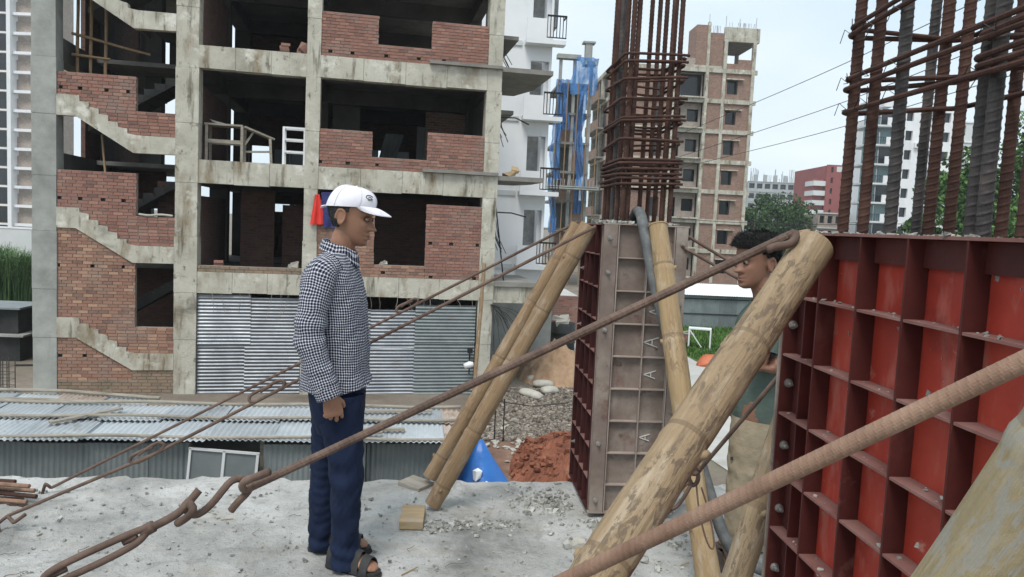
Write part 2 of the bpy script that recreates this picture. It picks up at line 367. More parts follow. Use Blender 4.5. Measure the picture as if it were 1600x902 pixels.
M['brown_steel'] = mat('weathered_brown_form_steel', [(.25,(.125,.092,.076)),(.5,(.215,.170,.145)),(.75,(.34,.29,.25))], 4, 9, .7, .1,
    stain=[((.40,.36,.32), 3, .55, .75), ((.13,.055,.04), 6, .58, .72), ((.10,.07,.06), 12, .62, .72)], bmp=(.3, 40, .004))
M['bolt'] = mat('steel_bolt', [(.3,(.28,.26,.24)),(.7,(.50,.48,.46))], 20, 4, .4, .7)
M['white'] = mat('white_paint', [(.3,(.70,.72,.74)),(.7,(.80,.81,.82))], .5, 6, .7, stain=((.58,.60,.61), .6, .55, .8, (1,1,.3)))
M['offwhite'] = mat('offwhite_render', [(.3,(.52,.54,.54)),(.7,(.64,.66,.66))], .2, 6, .8, stain=((.42,.44,.44), .25, .55, .8, (1,1,.3)))
M['pale_blue'] = mat('pale_blue_render', [(.3,(.50,.57,.62)),(.7,(.60,.66,.70))], .2, 5, .85)
M['grey_brick'] = mat('grey_brick_cladding', [(.3,(.20,.20,.195)),(.7,(.34,.34,.33))], 5, 6, .9, bmp=(.5, 10, .03))
M['black'] = mat('black_metal', [(.3,(.012,.013,.015)),(.7,(.03,.03,.033))], 6, 4, .5, .3)
M['dark'] = mat('dark_weathered', [(.3,(.02,.022,.022)),(.7,(.05,.052,.05))], 2, 6, .8)
M['glass'] = mat('dark_window_glass', [(.3,(.012,.015,.017)),(.7,(.03,.036,.04))], .3, 3, .15, 0, spec=.5)
M['glass_teal'] = mat('teal_glass', [(.3,(.10,.17,.18)),(.7,(.20,.29,.30))], .3, 3, .3, 0, spec=.5)
M['red_render'] = mat('dark_red_render', [(.3,(.24,.075,.07)),(.7,(.30,.095,.085))], .2, 6, .9)
M['far_concrete'] = mat('far_grey_concrete', [(.3,(.30,.32,.33)),(.7,(.44,.46,.47))], .3, 6, .9)
def farbrick(name, c1, c2, mo):
    m, nt, b = newmat(name); v = coords(nt)
    sx = N(nt, 'ShaderNodeSeparateXYZ'); nt.links.new(v, sx.inputs[0])
    cb = N(nt, 'ShaderNodeCombineXYZ'); nt.links.new(mth(nt, 'ADD', sx.outputs[0], sx.outputs[1]), cb.inputs[0]); nt.links.new(sx.outputs[2], cb.inputs[1])
    t = N(nt, 'ShaderNodeTexBrick'); nt.links.new(cb.outputs[0], t.inputs['Vector']); t.inputs['Scale'].default_value = 1
    t.inputs['Brick Width'].default_value = .25; t.inputs['Row Height'].default_value = .085; t.inputs['Mortar Size'].default_value = .008
    t.inputs['Color1'].default_value = C(*c1); t.inputs['Color2'].default_value = C(*c2); t.inputs['Mortar'].default_value = C(*mo)
    def mr(f, lo, hi, k):
        r = N(nt, 'ShaderNodeMapRange'); r.inputs[1].default_value = lo; r.inputs[2].default_value = hi; r.inputs[4].default_value = k
        nt.links.new(f, r.inputs[0]); return r.outputs[0]
    c = mixc(nt, mr(noise(nt, v, 1.5, 8, .75), .50, .68, .7), t.outputs['Color'], tuple(1.45*q for q in c2))
    c = mixc(nt, mr(noise(nt, v, 5, 6, .75, (1,1,2.5)), .52, .66, .7), c, tuple(.55*q for q in c1))
    c = mixc(nt, mr(noise(nt, v, .45, 6, .7), .55, .7, .6), c, (c2[1]*1.4,c2[1]*1.25,c2[1]*1.05))
    fr = N(nt, 'ShaderNodeMapRange'); fr.inputs[1].default_value = .6; fr.inputs[2].default_value = .68
    nt.links.new(noise(nt, v, 2.5, 5, .7, (1,1,1.4)), fr.inputs[0]); c = mixc(nt, mth(nt,'MULTIPLY',fr.outputs[0],.6), c, (.14,.08,.065))
    nt.links.new(c, b.inputs['Base Color']); b.inputs['Roughness'].default_value = .95; return m
M['far_brick'] = farbrick('far_red_brick', (.20,.115,.085), (.275,.165,.125), (.33,.28,.235))
M['far_brick_grey'] = farbrick('far_grey_brick', (.31,.255,.215), (.37,.31,.265), (.42,.38,.34))
M['net'] = None
def netmat():
    m, nt, b = newmat('blue_safety_net'); v = coords(nt)
    c = ramp(nt, noise(nt, v, .8, 8, .7, (1,1,.4)), [(.3,(.035,.13,.36)),(.7,(.09,.26,.55))]); nt.links.new(c, b.inputs['Base Color'])
    b.inputs['Roughness'].default_value = .8
    fr = N(nt, 'ShaderNodeMapRange'); fr.inputs[1].default_value = .35; fr.inputs[2].default_value = .62; fr.inputs[3].default_value = .45; fr.inputs[4].default_value = .97
    nt.links.new(noise(nt, v, 1.1, 7, .7), fr.inputs[0]); nt.links.new(fr.outputs[0], b.inputs['Alpha']); return m
M['net'] = netmat()
M['tarp'] = mat('blue_tarpaulin', [(.3,(.012,.09,.36)),(.7,(.025,.17,.52))], 1.4, 5, .4, 0, bmp=(.35, 4, .05), spec=.5)
M['sack'] = mat('pale_sack', [(.3,(.33,.31,.265)),(.7,(.47,.45,.395))], 4, 6, .9, bmp=(.5, 12, .02))
M['orange_cloth'] = mat('orange_tarp', [(.3,(.42,.10,.05)),(.7,(.58,.19,.10))], 3, 5, .7, bmp=(.4, 10, .03))
M['red_cloth'] = mat('red_cloth', [(.3,(.62,.035,.03)),(.7,(.72,.07,.05))], 6, 5, .85, bmp=(.4, 14, .02))
M['blue_cloth'] = mat('navy_cloth', [(.3,(.025,.03,.11)),(.7,(.05,.055,.17))], 5, 5, .9, bmp=(.5, 12, .02))
M['hose'] = mat('cement_grey_hose', [(.3,(.06,.065,.068)),(.6,(.125,.13,.13)),(.8,(.30,.30,.285))], 14, 7, .6, bmp=(.35, 60, .003))
M['chalk'] = mat('white_chalk_mark', [(.3,(.55,.54,.52)),(.7,(.68,.67,.65))], 40, 4, .95)
M['wire'] = mat('cable', [(.3,(.03,.03,.03)),(.7,(.06,.06,.06))], 3, 3, .6)
M['bulb'] = mat('white_plastic', [(.3,(.74,.76,.78)),(.7,(.80,.81,.82))], 5, 3, .3, spec=.5)

# ================================================================ SETTING
GZ = -3.4
MB().add([(-1500,-300,GZ),(1500,-300,GZ),(1500,2500,GZ),(-1500,2500,GZ)], [(0,1,2,3)])
mb = MB(); mb.add([(-1500,-300,GZ),(1500,-300,GZ),(1500,2500,GZ),(-1500,2500,GZ)], [(0,1,2,3)])
mb.build('ground', M['earth'], kind='structure')
# ---- our deck
def deck():
    A = np.array([-9.0, 3.73]); d = np.array([4.44, .471]); d /= np.linalg.norm(d)    # far edge line
    nx, ny = 230, 130; xs = np.linspace(-5.6, 5.4, nx); ts = np.linspace(0, 1, ny) ** .9
    V = np.zeros((ny, nx, 3))
    for i, x in enumerate(xs):
        ye = 4.66 + .106 * x + .010*math.sin(x*7.3) + .009*math.sin(x*17 + 1) + .010*math.sin(x*41) + .010*rng.normal()
        V[:, i, 0] = x; V[:, i, 1] = -1.2 + (ye + 1.2) * ts
    P = V.reshape(-1, 3)
    h = .005*vnoise(P, 2.2, 3) + .0035*vnoise(P, 7, 4) + .003*vnoise(P, 23, 5) + .002*rng.normal(size=len(P))
    # rough lip left by the pour near the far edge, mound round the column foot
    dist = (4.66 + .106*P[:, 0]) - P[:, 1]
    h += .016*np.exp(-(dist/.10)**2) * (.55 + .45*vnoise(P, 5, 8)) * (P[:, 0] < .5)
    P[:, 2] = h
    V = P.reshape(ny, nx, 3); mb = MB(); fs = []
    for j in range(ny-1):
        for i in range(nx-1): fs.append((j*nx+i, j*nx+i+1, (j+1)*nx+i+1, (j+1)*nx+i))
    vs = list(P)
    b = len(vs); last = V[-1]
    low = [(p[0], p[1] - .015*rng.random(), -.16 + .02*rng.random()) for p in last]; vs += low
    for i in range(nx-1): fs.append(((ny-1)*nx+i, (ny-1)*nx+i+1, b+i+1, b+i))
    b2 = len(vs); vs += [(-5.6,-1.2,-.16), (5.4,-1.2,-.16)]
    fs.append(tuple([b2, b2+1] + [b+i for i in range(nx-1, -1, -1)]))
    mb.add(vs, fs); o = mb.build('concrete_floor', M['deck'], smooth=True, kind='structure'); autosmooth(o, 50)
    p = MB(); 
    for x in (-5.2, -2.0, 1.2, 4.6): p.box(x-.2, x+.2, 3.4, 3.8, GZ, -.165)
    p.box(-5.6, 5.4, -1.2, -.9, GZ, -.165); p.build('floor_support', M['frame_grey'], kind='structure')
deck()
# loose mortar crumbs on the deck
mb = MB()
for k in range(2600):
    x = rng.uniform(-3.2, 2.6); y = rng.uniform(2.3, 4.55 + .1*x)
    r = .0025 + .009*rng.random()**3.5
    mb.lump((x, y, .004 + r*.3), (r*1.3, r, r*.7), rng.random())
for k in range(520):                       # thick crumbs along the foot of the column form
    t = rng.random(); x = .12 + .75*t + rng.normal()*.11; y = 4.45 - .55*t + rng.normal()*.13
    if y > 4.72 or (x > .40 and y > 4.12): continue
    r = .005 + .016*rng.random()**2.5; mb.lump((x, y, r*.45), (r*1.3, r, r*.75), rng.random())
for k in range(160):
    x = -.45 + .55*rng.random(); y = 3.98 + rng.normal()*.05 + .12*x; r = .004 + .012*rng.random()**2
    mb.lump((x, y, r*.4), (r*1.4, r, r*.7), rng.random())
ws = MB()
for k in range(30):
    x = rng.uniform(-2.4, 1.6); y = rng.uniform(2.5, 4.4); a = rng.uniform(0, 6); L = rng.uniform(.03, .12); c, s_ = math.cos(a), math.sin(a)
    ws.tube(smoothpath([(x,y,.009),(x+L*.4*c-.02*s_,y+L*.4*s_+.02*c,.012),(x+L*.7*c,y+L*.7*s_,.010),(x+L*c+.015*s_,y+L*s_-.015*c,.018)], 1), .0014, 4)
ws.build('wire_scraps', M['rod'], kind='stuff')
mb.build('rubble_crumbs', M['rubble'], kind='stuff')
for i, (px, py, r, lab) in enumerate(((850,775,.045,'pale broken concrete lump on the floor before the left bamboo of the red column form'),
                         (905,855,.03,'small dark concrete lump lying on the floor near the brown column form'))):
    p = gz(*((902,858) if i == 0 else (885,858)), 0); mb = MB()
    mb.lump((0,0,r*.6), (r*1.1, r*.8, r*.75)); mb.lump((r*.3,.2*r,r*.5), (r*.8, r*.9, r*.6))
    o = mb.build('concrete_lump', M['rubble' if i else 'sack'], loc=p)
    tag(o, ('pale broken concrete lump beside the big leaning bamboo' if i == 0 else 'small grey concrete lump left of the pale broken one'), 'rubble')
# ---- ground patches
def patch(name, pts, m, z, kind='structure'):
    mb = MB(); mb.add([(p[0], p[1], z) for p in pts], [tuple(range(len(pts)))])
    return mb.build(name, m, kind=kind)
P2 = lambda px, py: gz(px, py, GZ)[:2]
patch('mud_yard', [P2(600,660), P2(700,762), P2(905,762), P2(900,672), P2(760,668)], M['mud'], GZ+.006)
patch('gravel_yard', [P2(700,690), P2(900,686), P2(905,588), P2(770,600)], M['gravel'], GZ+.012)
a, b_, c_, d_ = [gz(*q, GZ) for q in ((1063,552),(1108,577),(1100,712),(1150,745))]
dr = (b_ - a); dr /= np.linalg.norm(dr)
dr2 = (d_ - c_); dr2 /= np.linalg.norm(dr2)
patch('road', [(a-dr*60)[:2], (b_+dr*25)[:2], (d_+dr2*20)[:2], (c_-dr2*3)[:2], (c_ + np.array([-6, 30, 0]))[:2], (a-dr*60+np.array([-4,-4,0]))[:2]], M['road'], GZ+.016)
lawn = [P2(1040,560), (a-dr*1)[:2], (b_+dr*12)[:2], gz(1330,560,GZ)[:2], gz(1330,470,GZ)[:2], gz(1030,470,GZ)[:2]]
patch('lawn', lawn, M['lawn'], GZ+.01)
def blades(name, n, region, h, wd, m, seed=0, lean=.35):
    r = np.random.default_rng(seed); mb = MB()
    for k in range(n):
        x, y = region(r); L = h * r.uniform(.5, 1.15); a = r.uniform(0, 2*PI); le = lean * r.uniform(.2, 1.2) * L
        dx, dy = math.cos(a), math.sin(a); sx, sy = -dy*wd, dx*wd
        mb.add([(x-sx,y-sy,GZ),(x+sx,y+sy,GZ),(x+sx*.7+dx*le*.4,y+sy*.7+dy*le*.4,GZ+L*.65),(x-sx*.7+dx*le*.4,y-sy*.7+dy*le*.4,GZ+L*.65),(x+dx*le,y+dy*le,GZ+L*(1-.25*lean))],
               [(0,1,2,3),(3,2,4)], r.random()*.999+.0005)
    return mb.build(name, m, kind='stuff')
def lawnreg(r):
    while True:
        px = r.uniform(1035, 1260); py = r.uniform(500, 590)
        if py < 552 + (px-1063)*.55 - 2: break
    return gz(px, py, GZ)[:2]
blades('grass', 9000, lawnreg, .22, .03, M['grass'], 1)
def leftreg(r):
    px = r.uniform(-60, 58); py = r.uniform(455, 535); return gz(px, py, GZ)[:2]
patch('left_lawn', [P2(-120,545), P2(58,545), P2(75,440), P2(-120,430)], M['lawn'], GZ+.01)
blades('lawn_grass', 5000, leftreg, .3, .035, M['grass'], 2)

# ================================================================ MAIN UNFINISHED BUILDING
U_ANG = math.atan2(.19058837, .98167004)
P0 = at(292, 425, 20.6); P0[2] = 0
B1 = thing('unfinished_building', 'unfinished grey concrete frame building with red brick infill and open dark floors', 'building', P0, U_ANG)
ZB = GZ - .05
FL = [(-.62, -.04), (2.33, 2.96), (5.34, 5.95), (8.35, 8.95)]
COLS = [(-3.78, -3.21), (-.32, .24), (3.0, 3.36), (7.95, 8.36)]
# front columns: cast in lifts, tiny steps between them
for ci, (a, b) in enumerate(COLS):
    mb = MB(); cuts = [ZB, -1.9, -.62, .9, 2.33, 3.9, 5.34, 6.9, 9.0]
    for k, (z0, z1) in enumerate(zip(cuts[:-1], cuts[1:])):
        e = .006*((k*7+ci*3) % 3); mb.box(a-e, b+e, -e, .5, z0 + (.008 if k else 0), z1)
        if k: mb.box(a+.012, b-.012, .012, .48, z0-.001, z0+.009)
    mb.build('column', M['frame'] if ci else M['frame_grey'], B1)
for v in (4.6, 9.0):
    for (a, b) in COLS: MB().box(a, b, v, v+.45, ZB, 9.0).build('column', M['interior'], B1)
# front beams between columns
for k, (z0, z1) in enumerate(FL):
    for s, ((_, a), (b, _2)) in enumerate(zip(COLS[:-1], COLS[1:])):
        if s == 0: continue
        mb = MB(); n = 4 if s == 2 else 3
        for q in range(n):                       # shutter joints every metre or so
            x0 = a + (b-a)*q/n; x1 = a + (b-a)*(q+1)/n
            mb.box(x0 + (.004 if q else .0), x1 - .004, .008 + .005*((q+k) % 2), .35, z0 + .012*((q*5+k) % 3), z1)
        mb.build('beam', M['frame'], B1)
    for b_ in ((.24, 3.0), (3.36, 7.95)):
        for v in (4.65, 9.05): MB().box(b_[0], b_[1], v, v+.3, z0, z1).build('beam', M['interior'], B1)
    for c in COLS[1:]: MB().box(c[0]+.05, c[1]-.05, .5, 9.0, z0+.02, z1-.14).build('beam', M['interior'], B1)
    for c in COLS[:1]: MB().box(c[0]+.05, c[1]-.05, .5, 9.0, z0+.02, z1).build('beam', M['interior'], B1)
    # floor slab (stair bay left open)
    MB().box(-.06, 8.30, .36, 9.3, z1-.135, z1-.01).build('slab', M['slab'], B1)
    MB().box(-3.78, -.08, 3.2, 9.3, z1-.135, z1-.01).build('slab', M['slab'], B1)
MB().box(-3.78, 8.36, 0.4, 9.3, 9.0, 9.12).build('slab', M['slab'], B1)
# stair flights with their beams on the face
def flight(z, shift_=0.0):
    top = [(-3.21, z+.0), (-2.66, z)]; n = 6
    for i in range(n):
        u0 = -2.66 + (1.38)*i/n; u1 = -2.66 + 1.38*(i+1)/n; zz = z - .93*(i+1)/n
        top += [(u0 + .01*rng.random(), zz + .05*rng.random()), (u1, zz)]
    top += [(-.32, z-.93)]
    bot = [(-.32, z-1.38), (-1.36, z-1.39), (-2.75, z-.53), (-3.21, z-.53)]
    MB().prism(top + bot, -.012, .22).build('stair_beam', M['frame'], B1)
    st = MB()
    for i in range(8):                            # going up to the right, behind
        st.box(-2.9+.28*i, -2.9+.28*(i+1), 1.5, 2.9, z-.55+.17*i, z-.35+.17*i)
    pts = [(-2.95, z-.62), (-.6, z+.88), (-.6, z+.72), (-2.95, z-.78)]
    st.prism(pts, 1.52, 2.88); st.build('stair_flight', M['interior'], B1)
    s2 = MB(); s2.prism([(-2.8, z-.2), (-1.3, z-1.2), (-1.3, z-1.36), (-2.8, z-.36)], .24, 1.4); s2.box(-3.2, -2.7, .24, 3.1, z-.15, z-.02); s2.box(-1.3,-.34,.24,3.1,z-1.08,z-.95)
    s2.build('stair_flight', M['interior'], B1)
for z in (7.62, 4.42, 1.53, -1.36): flight(z)
# side cantilever slabs
MB().vprism([(8.37,.02),(9.85,.02),(9.85,2.6),(9.45,4.0),(8.37,4.0)], 5.92, 6.05).build('balcony_slab', M['slab'], B1)
MB().vprism([(8.37,.02),(9.70,.02),(9.66,1.5),(9.3,2.6),(8.37,2.6)], 2.86, 2.99).build('balcony_slab', M['slab'], B1)
MB().vprism([(8.37,.02),(9.75,.02),(9.75,3.2),(8.37,3.2)], -.20, -.06).build('balcony_slab', M['slab'], B1)
MB().box(8.37, 9.7, .1, .35, -.68, -.21).build('beam', M['frame'], B1)
MB().vprism([(8.37,1.0),(8.98,1.0),(8.98,3.4),(8.37,3.4)], 7.05, 7.16).build('sunshade', M['slab'], B1)
MB().vprism([(8.37,1.0),(8.92,1.0),(8.92,3.0),(8.37,3.0)], 4.88, 4.99).build('sunshade', M['slab'], B1)
MB().vprism([(6.3,-.13),(8.36,-.13),(8.36,.0),(6.3,.0)], 5.96, 6.04).build('ledge', M['slab'], B1)
MB().vprism([(6.2,-.13),(8.36,-.13),(8.36,.0),(6.2,.0)], 2.97, 3.06).build('ledge', M['slab'], B1)
# ---- brick walls
ALLB = []      # (mesh key, loc, wall, material, size)
def scan(poly, z):
    xs = []
    for (x0, z0), (x1, z1) in zip(poly, poly[1:] + poly[:1]):
        if (z0 > z) != (z1 > z): xs.append(x0 + (x1-x0)*(z-z0)/(z1-z0))
    xs.sort(); return list(zip(xs[0::2], xs[1::2]))
def brick_wall(poly, m, v0=.03, thick=.2, holes=(), indiv=True, mort='mortar', rough=0.0):
    CO, BL, J = .0865, .234, .014
    z0 = min(p[1] for p in poly); z1 = max(p[1] for p in poly); n = max(1, round((z1-z0)/CO)); co = (z1-z0)/n
    mo = MB(); lst = []
    for r in range(n):
        za = z0 + r*co; zm = za + co/2
        for (a, b) in scan(poly, zm):
            hs = sorted([(h[0]-.055, h[0]+.055) for h in holes if za <= h[1] < za+co and a < h[0] < b]); segs = []; x = a
            for h0, h1 in hs: segs.append((x, h0)); x = h1; mo.box(h0, h1, v0+thick-.015, v0+thick, za, za+co)
            segs.append((x, b))
            for (s0, s1) in segs:
                if s1 - s0 < .02: continue
                mo.box(s0+.003, s1-.003, v0+.016, v0+thick, za, za+co)
                x = a + (-(BL+J)/2 if r % 2 else 0) + .02*math.sin(r*3.7)
                while x < s1:
                    c0 = max(x, s0); c1 = min(x+BL, s1)
                    if c0 == s0: c0 += rng.uniform(-.016,.012)
                    if c1 == s1: c1 += rng.uniform(-.014,.016)
                    if c1 - c0 > .03:
                        jit = .004*rng.random() + rough*rng.random()
                        lst.append(((c0+c1)/2, v0 + .05 - jit, zm, c1-c0, co-J - .004*rng.random()))
                    x += BL + J
    wo = mo.build('brick_wall', M[mort], B1)
    for q in lst: ALLB.append((q, wo, m, indiv))
    return wo
hz = lambda us, z: [(u, z) for u in us]
def steps(z):                                      # upper outline of a stair beam, as the lower edge of a wall
    return [(-.32, z-1.1), (-1.36, z-1.1), (-2.74, z-.2), (-3.21, z-.2)]
brick_wall([(-3.21,5.0),(-1.31,5.0),(-1.31,4.15),(-.32,4.15)] + steps(4.42), 'brick', holes=hz((-3.1,-2.65,-2.03,-1.5), 4.62))
brick_wall([(-3.21,2.5),(-1.29,2.5),(-1.29,1.35),(-.32,1.35)] + steps(1.53), 'brick', holes=hz((-3.15,-2.65,-2.1,-1.6), 1.78))
brick_wall([(-3.21,1.1),(-2.76,1.1),(-1.38,.25),(-1.31,.13),(-1.31,-1.58),(-.32,-1.58)] + steps(-1.36), 'brick_tan', holes=hz((-3.18,-2.35,-1.6), .05))
brick_wall([(-3.21,-1.89),(-2.75,-1.89),(-1.36,-2.75),(-1.36,-3.05),(-3.21,-3.05)], 'brick_tan', holes=hz((-3.15,-2.55,-1.95), -2.42))
brick_wall([(-3.21,-3.05),(-1.36,-3.05),(-1.36,-2.75),(-.32,-2.75),(-.32,ZB),(-3.21,ZB)], 'brick_mossy')
brick_wall([(.24,-.04),(3.0,-.04),(3.0,.13),(.24,.13)], 'brick_mossy', rough=.012)
brick_wall([(3.36,5.95),(7.95,5.95),(7.95,7.13),(6.35,7.13),(6.35,6.40),(4.88,6.40),(4.88,7.10),(3.36,7.10)], 'brick', holes=hz((3.6,4.2,5.1,6.0,6.7), 6.04))
brick_wall([(3.36,2.96),(7.95,2.96),(7.95,4.08),(6.33,4.08),(6.33,3.28),(4.80,3.28),(4.80,4.03),(3.36,4.03)], 'brick', holes=hz((3.4,4.15,4.95), 3.05))
brick_wall([(6.37,-.04),(7.95,-.04),(7.95,2.07),(6.37,2.07)], 'brick', holes=hz((6.5,7.1,7.85,), 1.0) + hz((6.55,7.8), .03))
brick_wall([(3.36,-.04),(6.36,-.04),(6.36,.27),(4.93,.27),(4.93,2.05),(3.36,2.05)], 'brick_tan', holes=hz((3.9,), 1.0) + hz((4.0,5.2), .1))
# dark partition walls inside (brick walls too, plain courses lie past reading distance in the dark)
M['shaded_brick'] = farbrick('shaded_room_brick', (.095,.05,.04), (.145,.075,.06), (.11,.09,.075))  # dimness inside the rooms, put into a near-black brick colour
def inner(u0, u1, v0, v1, z0, z1, ops=(), m='shaded_brick'):
    mb = MB()
    if u1 - u0 > v1 - v0: wall_open(mb, u0, u1, z0, z1, v0, v1, list(ops))
    else: mb.box(u0, u1, v0, v1, z0, z1)
    mb.build('partition_wall', M[m], B1)
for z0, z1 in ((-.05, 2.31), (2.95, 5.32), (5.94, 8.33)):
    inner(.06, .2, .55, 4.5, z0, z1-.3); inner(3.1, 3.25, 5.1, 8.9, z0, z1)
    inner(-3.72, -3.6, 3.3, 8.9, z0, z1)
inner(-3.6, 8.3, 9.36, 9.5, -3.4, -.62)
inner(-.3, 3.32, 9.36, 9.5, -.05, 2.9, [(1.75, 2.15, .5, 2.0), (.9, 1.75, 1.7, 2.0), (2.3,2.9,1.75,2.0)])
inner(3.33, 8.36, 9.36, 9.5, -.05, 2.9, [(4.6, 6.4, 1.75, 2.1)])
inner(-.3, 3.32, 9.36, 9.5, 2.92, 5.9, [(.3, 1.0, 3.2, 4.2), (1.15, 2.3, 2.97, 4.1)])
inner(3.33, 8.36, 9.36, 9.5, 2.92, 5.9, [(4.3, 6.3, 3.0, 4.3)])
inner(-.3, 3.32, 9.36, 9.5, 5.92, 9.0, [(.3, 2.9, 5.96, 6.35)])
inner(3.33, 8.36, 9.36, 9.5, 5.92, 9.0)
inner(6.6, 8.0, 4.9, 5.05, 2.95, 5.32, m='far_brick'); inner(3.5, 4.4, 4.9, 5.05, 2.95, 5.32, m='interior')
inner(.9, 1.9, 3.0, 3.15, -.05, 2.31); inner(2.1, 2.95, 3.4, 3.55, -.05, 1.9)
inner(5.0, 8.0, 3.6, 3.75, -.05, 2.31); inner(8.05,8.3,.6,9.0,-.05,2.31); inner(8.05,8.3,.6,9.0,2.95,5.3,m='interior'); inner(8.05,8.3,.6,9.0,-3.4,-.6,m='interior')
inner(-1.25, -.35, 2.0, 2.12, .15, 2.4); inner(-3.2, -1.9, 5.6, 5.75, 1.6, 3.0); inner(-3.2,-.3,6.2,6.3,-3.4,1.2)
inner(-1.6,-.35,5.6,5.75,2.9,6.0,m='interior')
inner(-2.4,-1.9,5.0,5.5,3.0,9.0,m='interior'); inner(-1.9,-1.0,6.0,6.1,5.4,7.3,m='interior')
MB().box(-3.2, -.35, 3.0, 9.2, -.2, -.06).build('slab', M['slab'], B1)
for (a, b, c, d) in ((1.15,2.3,2.97,4.1),(4.3,5.1,3.0,4.3),(1.75,2.15,.5,2.0)):
    MB().box(a, b, 9.40, 9.42, c, d).build('window_pane', M['glass_teal'], B1); MB().box((a+b)/2-.03, (a+b)/2+.03, 9.34, 9.359, c, d).build('window_bar', M['white'], B1)
# bricks: the 300 nearest one by one, the rest joined
ALLB.sort(key=lambda e: (not e[3], e[0][0] + (100 if e[2] == 'brick_mossy' else 0)))
rest = {}; cache = {}
for k, (q, wo, m, ind) in enumerate(ALLB):
    if k < 300:
        key = (round(q[3], 2), m)
        if key not in cache: cache[key] = MB().box(-.5*key[0], .5*key[0], -.05, .05, -.037, .037).mesh('brick', M[m])
        sharemesh('brick', cache[key], wo, q[:3])
    else:
        mb = rest.setdefault(m, MB())
        mb.box(q[0]-q[3]/2, q[0]+q[3]/2, q[1]-.05, q[1]+.05, q[2]-q[4]/2, q[2]+q[4]/2, rng.uniform(.001, .999))
for m, mb in rest.items(): mb.build('brick', M[m], B1, kind='stuff')
# bars left hanging under the first-floor beam
for k in range(22):
    u = .25 + 7.4*(k/21) + rng.normal()*.08
    if 3.0 < u < 3.5: continue
    L = rng.uniform(.25, .75) if k < 9 else rng.uniform(.2, .4); du = rng.normal()*.12
    p0 = np.array([u, -.03, -.60]); p1 = p0 + np.array([du, -.12*rng.random()-.03, -L])
    MB().tube([p0, (p0+p1)/2+np.array([.02,-.02,0]), p1], .007, 5).build('hanging_bar', M['stone'], B1)
for k in range(16):
    p0 = np.array([8.3+.05*rng.random(), -.05, -.72]); p1 = p0 + np.array([.1+.09*k, .1, -rng.uniform(.5, 1.6)])
    MB().tube([p0, (p0*.6+p1*.4)+np.array([.05,0,.1]), p1], .008, 5).build('hanging_bar', M['rebar_dark'], B1)
for z in (6.6, 4.6, 1.4):
    for k in range(5):
        p0 = np.array([8.42, .6+.2*k, z+.5]); p1 = p0 + np.array([.25+.2*rng.random(), .2*rng.random(), -.7-.5*rng.random()])
        MB().tube([p0, p0*.5+p1*.5+np.array([-.06,0,-.1]), p1], .012, 5).build('hanging_bar', M['rebar_dark'], B1)
MB().tube([(8.4,.4,2.2),(8.55,.4,1.2),(8.75,.5,-.05)], .02, 6).build('hanging_cable', M['black'], B1)
MB().tube([(8.4,.5,4.7),(8.9,.5,4.72),(9.3,.5,4.55)], .02, 6).build('hanging_cable', M['black'], B1)
MB().tube([(8.4,.5,1.95),(8.9,.5,1.95),(9.35,.5,1.85)], .022, 6).build('hanging_cable', M['black'], B1)
MB().box(8.37, 11.2, 4.2, 4.4, ZB, -.7).build('rear_wall', M['frame_grey'], B1)
# ground floor hoarding of corrugated sheets
def corrugated(mb, o, U, V, pitch, amp, Nn, per=6, sag=0.0, seed=0, ragged=0.0):
    """sheet: waves run along U, ridges along V"""
    o = np.array(o, float); U = np.array(U, float); V = np.array(V, float); Nn = np.array(Nn, float)
    L = np.linalg.norm(U); n = max(4, int(L/pitch*per)); m = 5; r = np.random.default_rng(seed); rs = []
    for j in range(m+1):
        row = []
        for i in range(n+1):
            t = i/n; s = j/m
            p = o + U*t + V*s + Nn*(amp*math.sin(2*PI*t*L/pitch) + sag*math.sin(PI*s*1.7+seed)*math.sin(3*t+seed)*1.0)
            row.append(p)
        rs.append(row)
    mb.rings(rs, cap=False, closed=False); return mb
HO = thing('corrugated_hoarding', 'silvery corrugated tin hoarding closing the left ground floor bay behind the walking man', 'hoarding',
           P0 + RW[:, 0]*0, U_ANG, 'tin hoardings under the concrete building')
HO2 = thing('corrugated_hoarding', 'grey and silver corrugated tin hoarding in the right ground floor bay beside the leaning pole', 'hoarding', P0, U_ANG, 'tin hoardings under the concrete building')
def hoard(root, u0, u1, z0, z1, dv, m, seed):
    mb = MB(); corrugated(mb, (u0, .12-dv, z0), (0,0,z1-z0), (u1-u0,0,.02), .098, .016, (0,-1,0), 6, .012, seed)
    mb.build('sheet', M[m], root, smooth=True)
hoard(HO, .26, 1.65, -2.05, -.66, .03, 'tin', 1); hoard(HO, 1.6, 2.98, -2.05, -.72, .01, 'tin', 2)
hoard(HO, .26, 1.55, -3.42, -1.98, .0, 'tin', 3); hoard(HO, 1.5, 2.98, -3.42, -2.0, .02, 'tin', 4)
hoard(HO2, 3.38, 4.9, -2.1, -.98, .02, 'tin', 5); hoard(HO2, 4.85, 6.2, -2.1, -.98, .0, 'tin', 6)
hoard(HO2, 3.38, 4.8, -3.42, -2.04, .0, 'tin', 7); hoard(HO2, 4.75, 6.2, -3.42, -2.06, .02, 'tin', 8)
hoard(HO2, 6.16, 7.9, -1.9, -.80, .04, 'tin_wall', 9); hoard(HO2, 6.16, 7.9, -3.42, -1.85, .03, 'tin_wall', 10)
for rt, (a, b) in ((HO, (.25, 2.99)), (HO2, (3.37, 7.94))):
    MB().box(a, b, .17, .22, -2.1, -2.0).build('rail', M['wood_grey'], rt)
    MB().box(a, b, .02, .2, ZB, -3.42).build('kerb', M['brick_mossy'], rt)

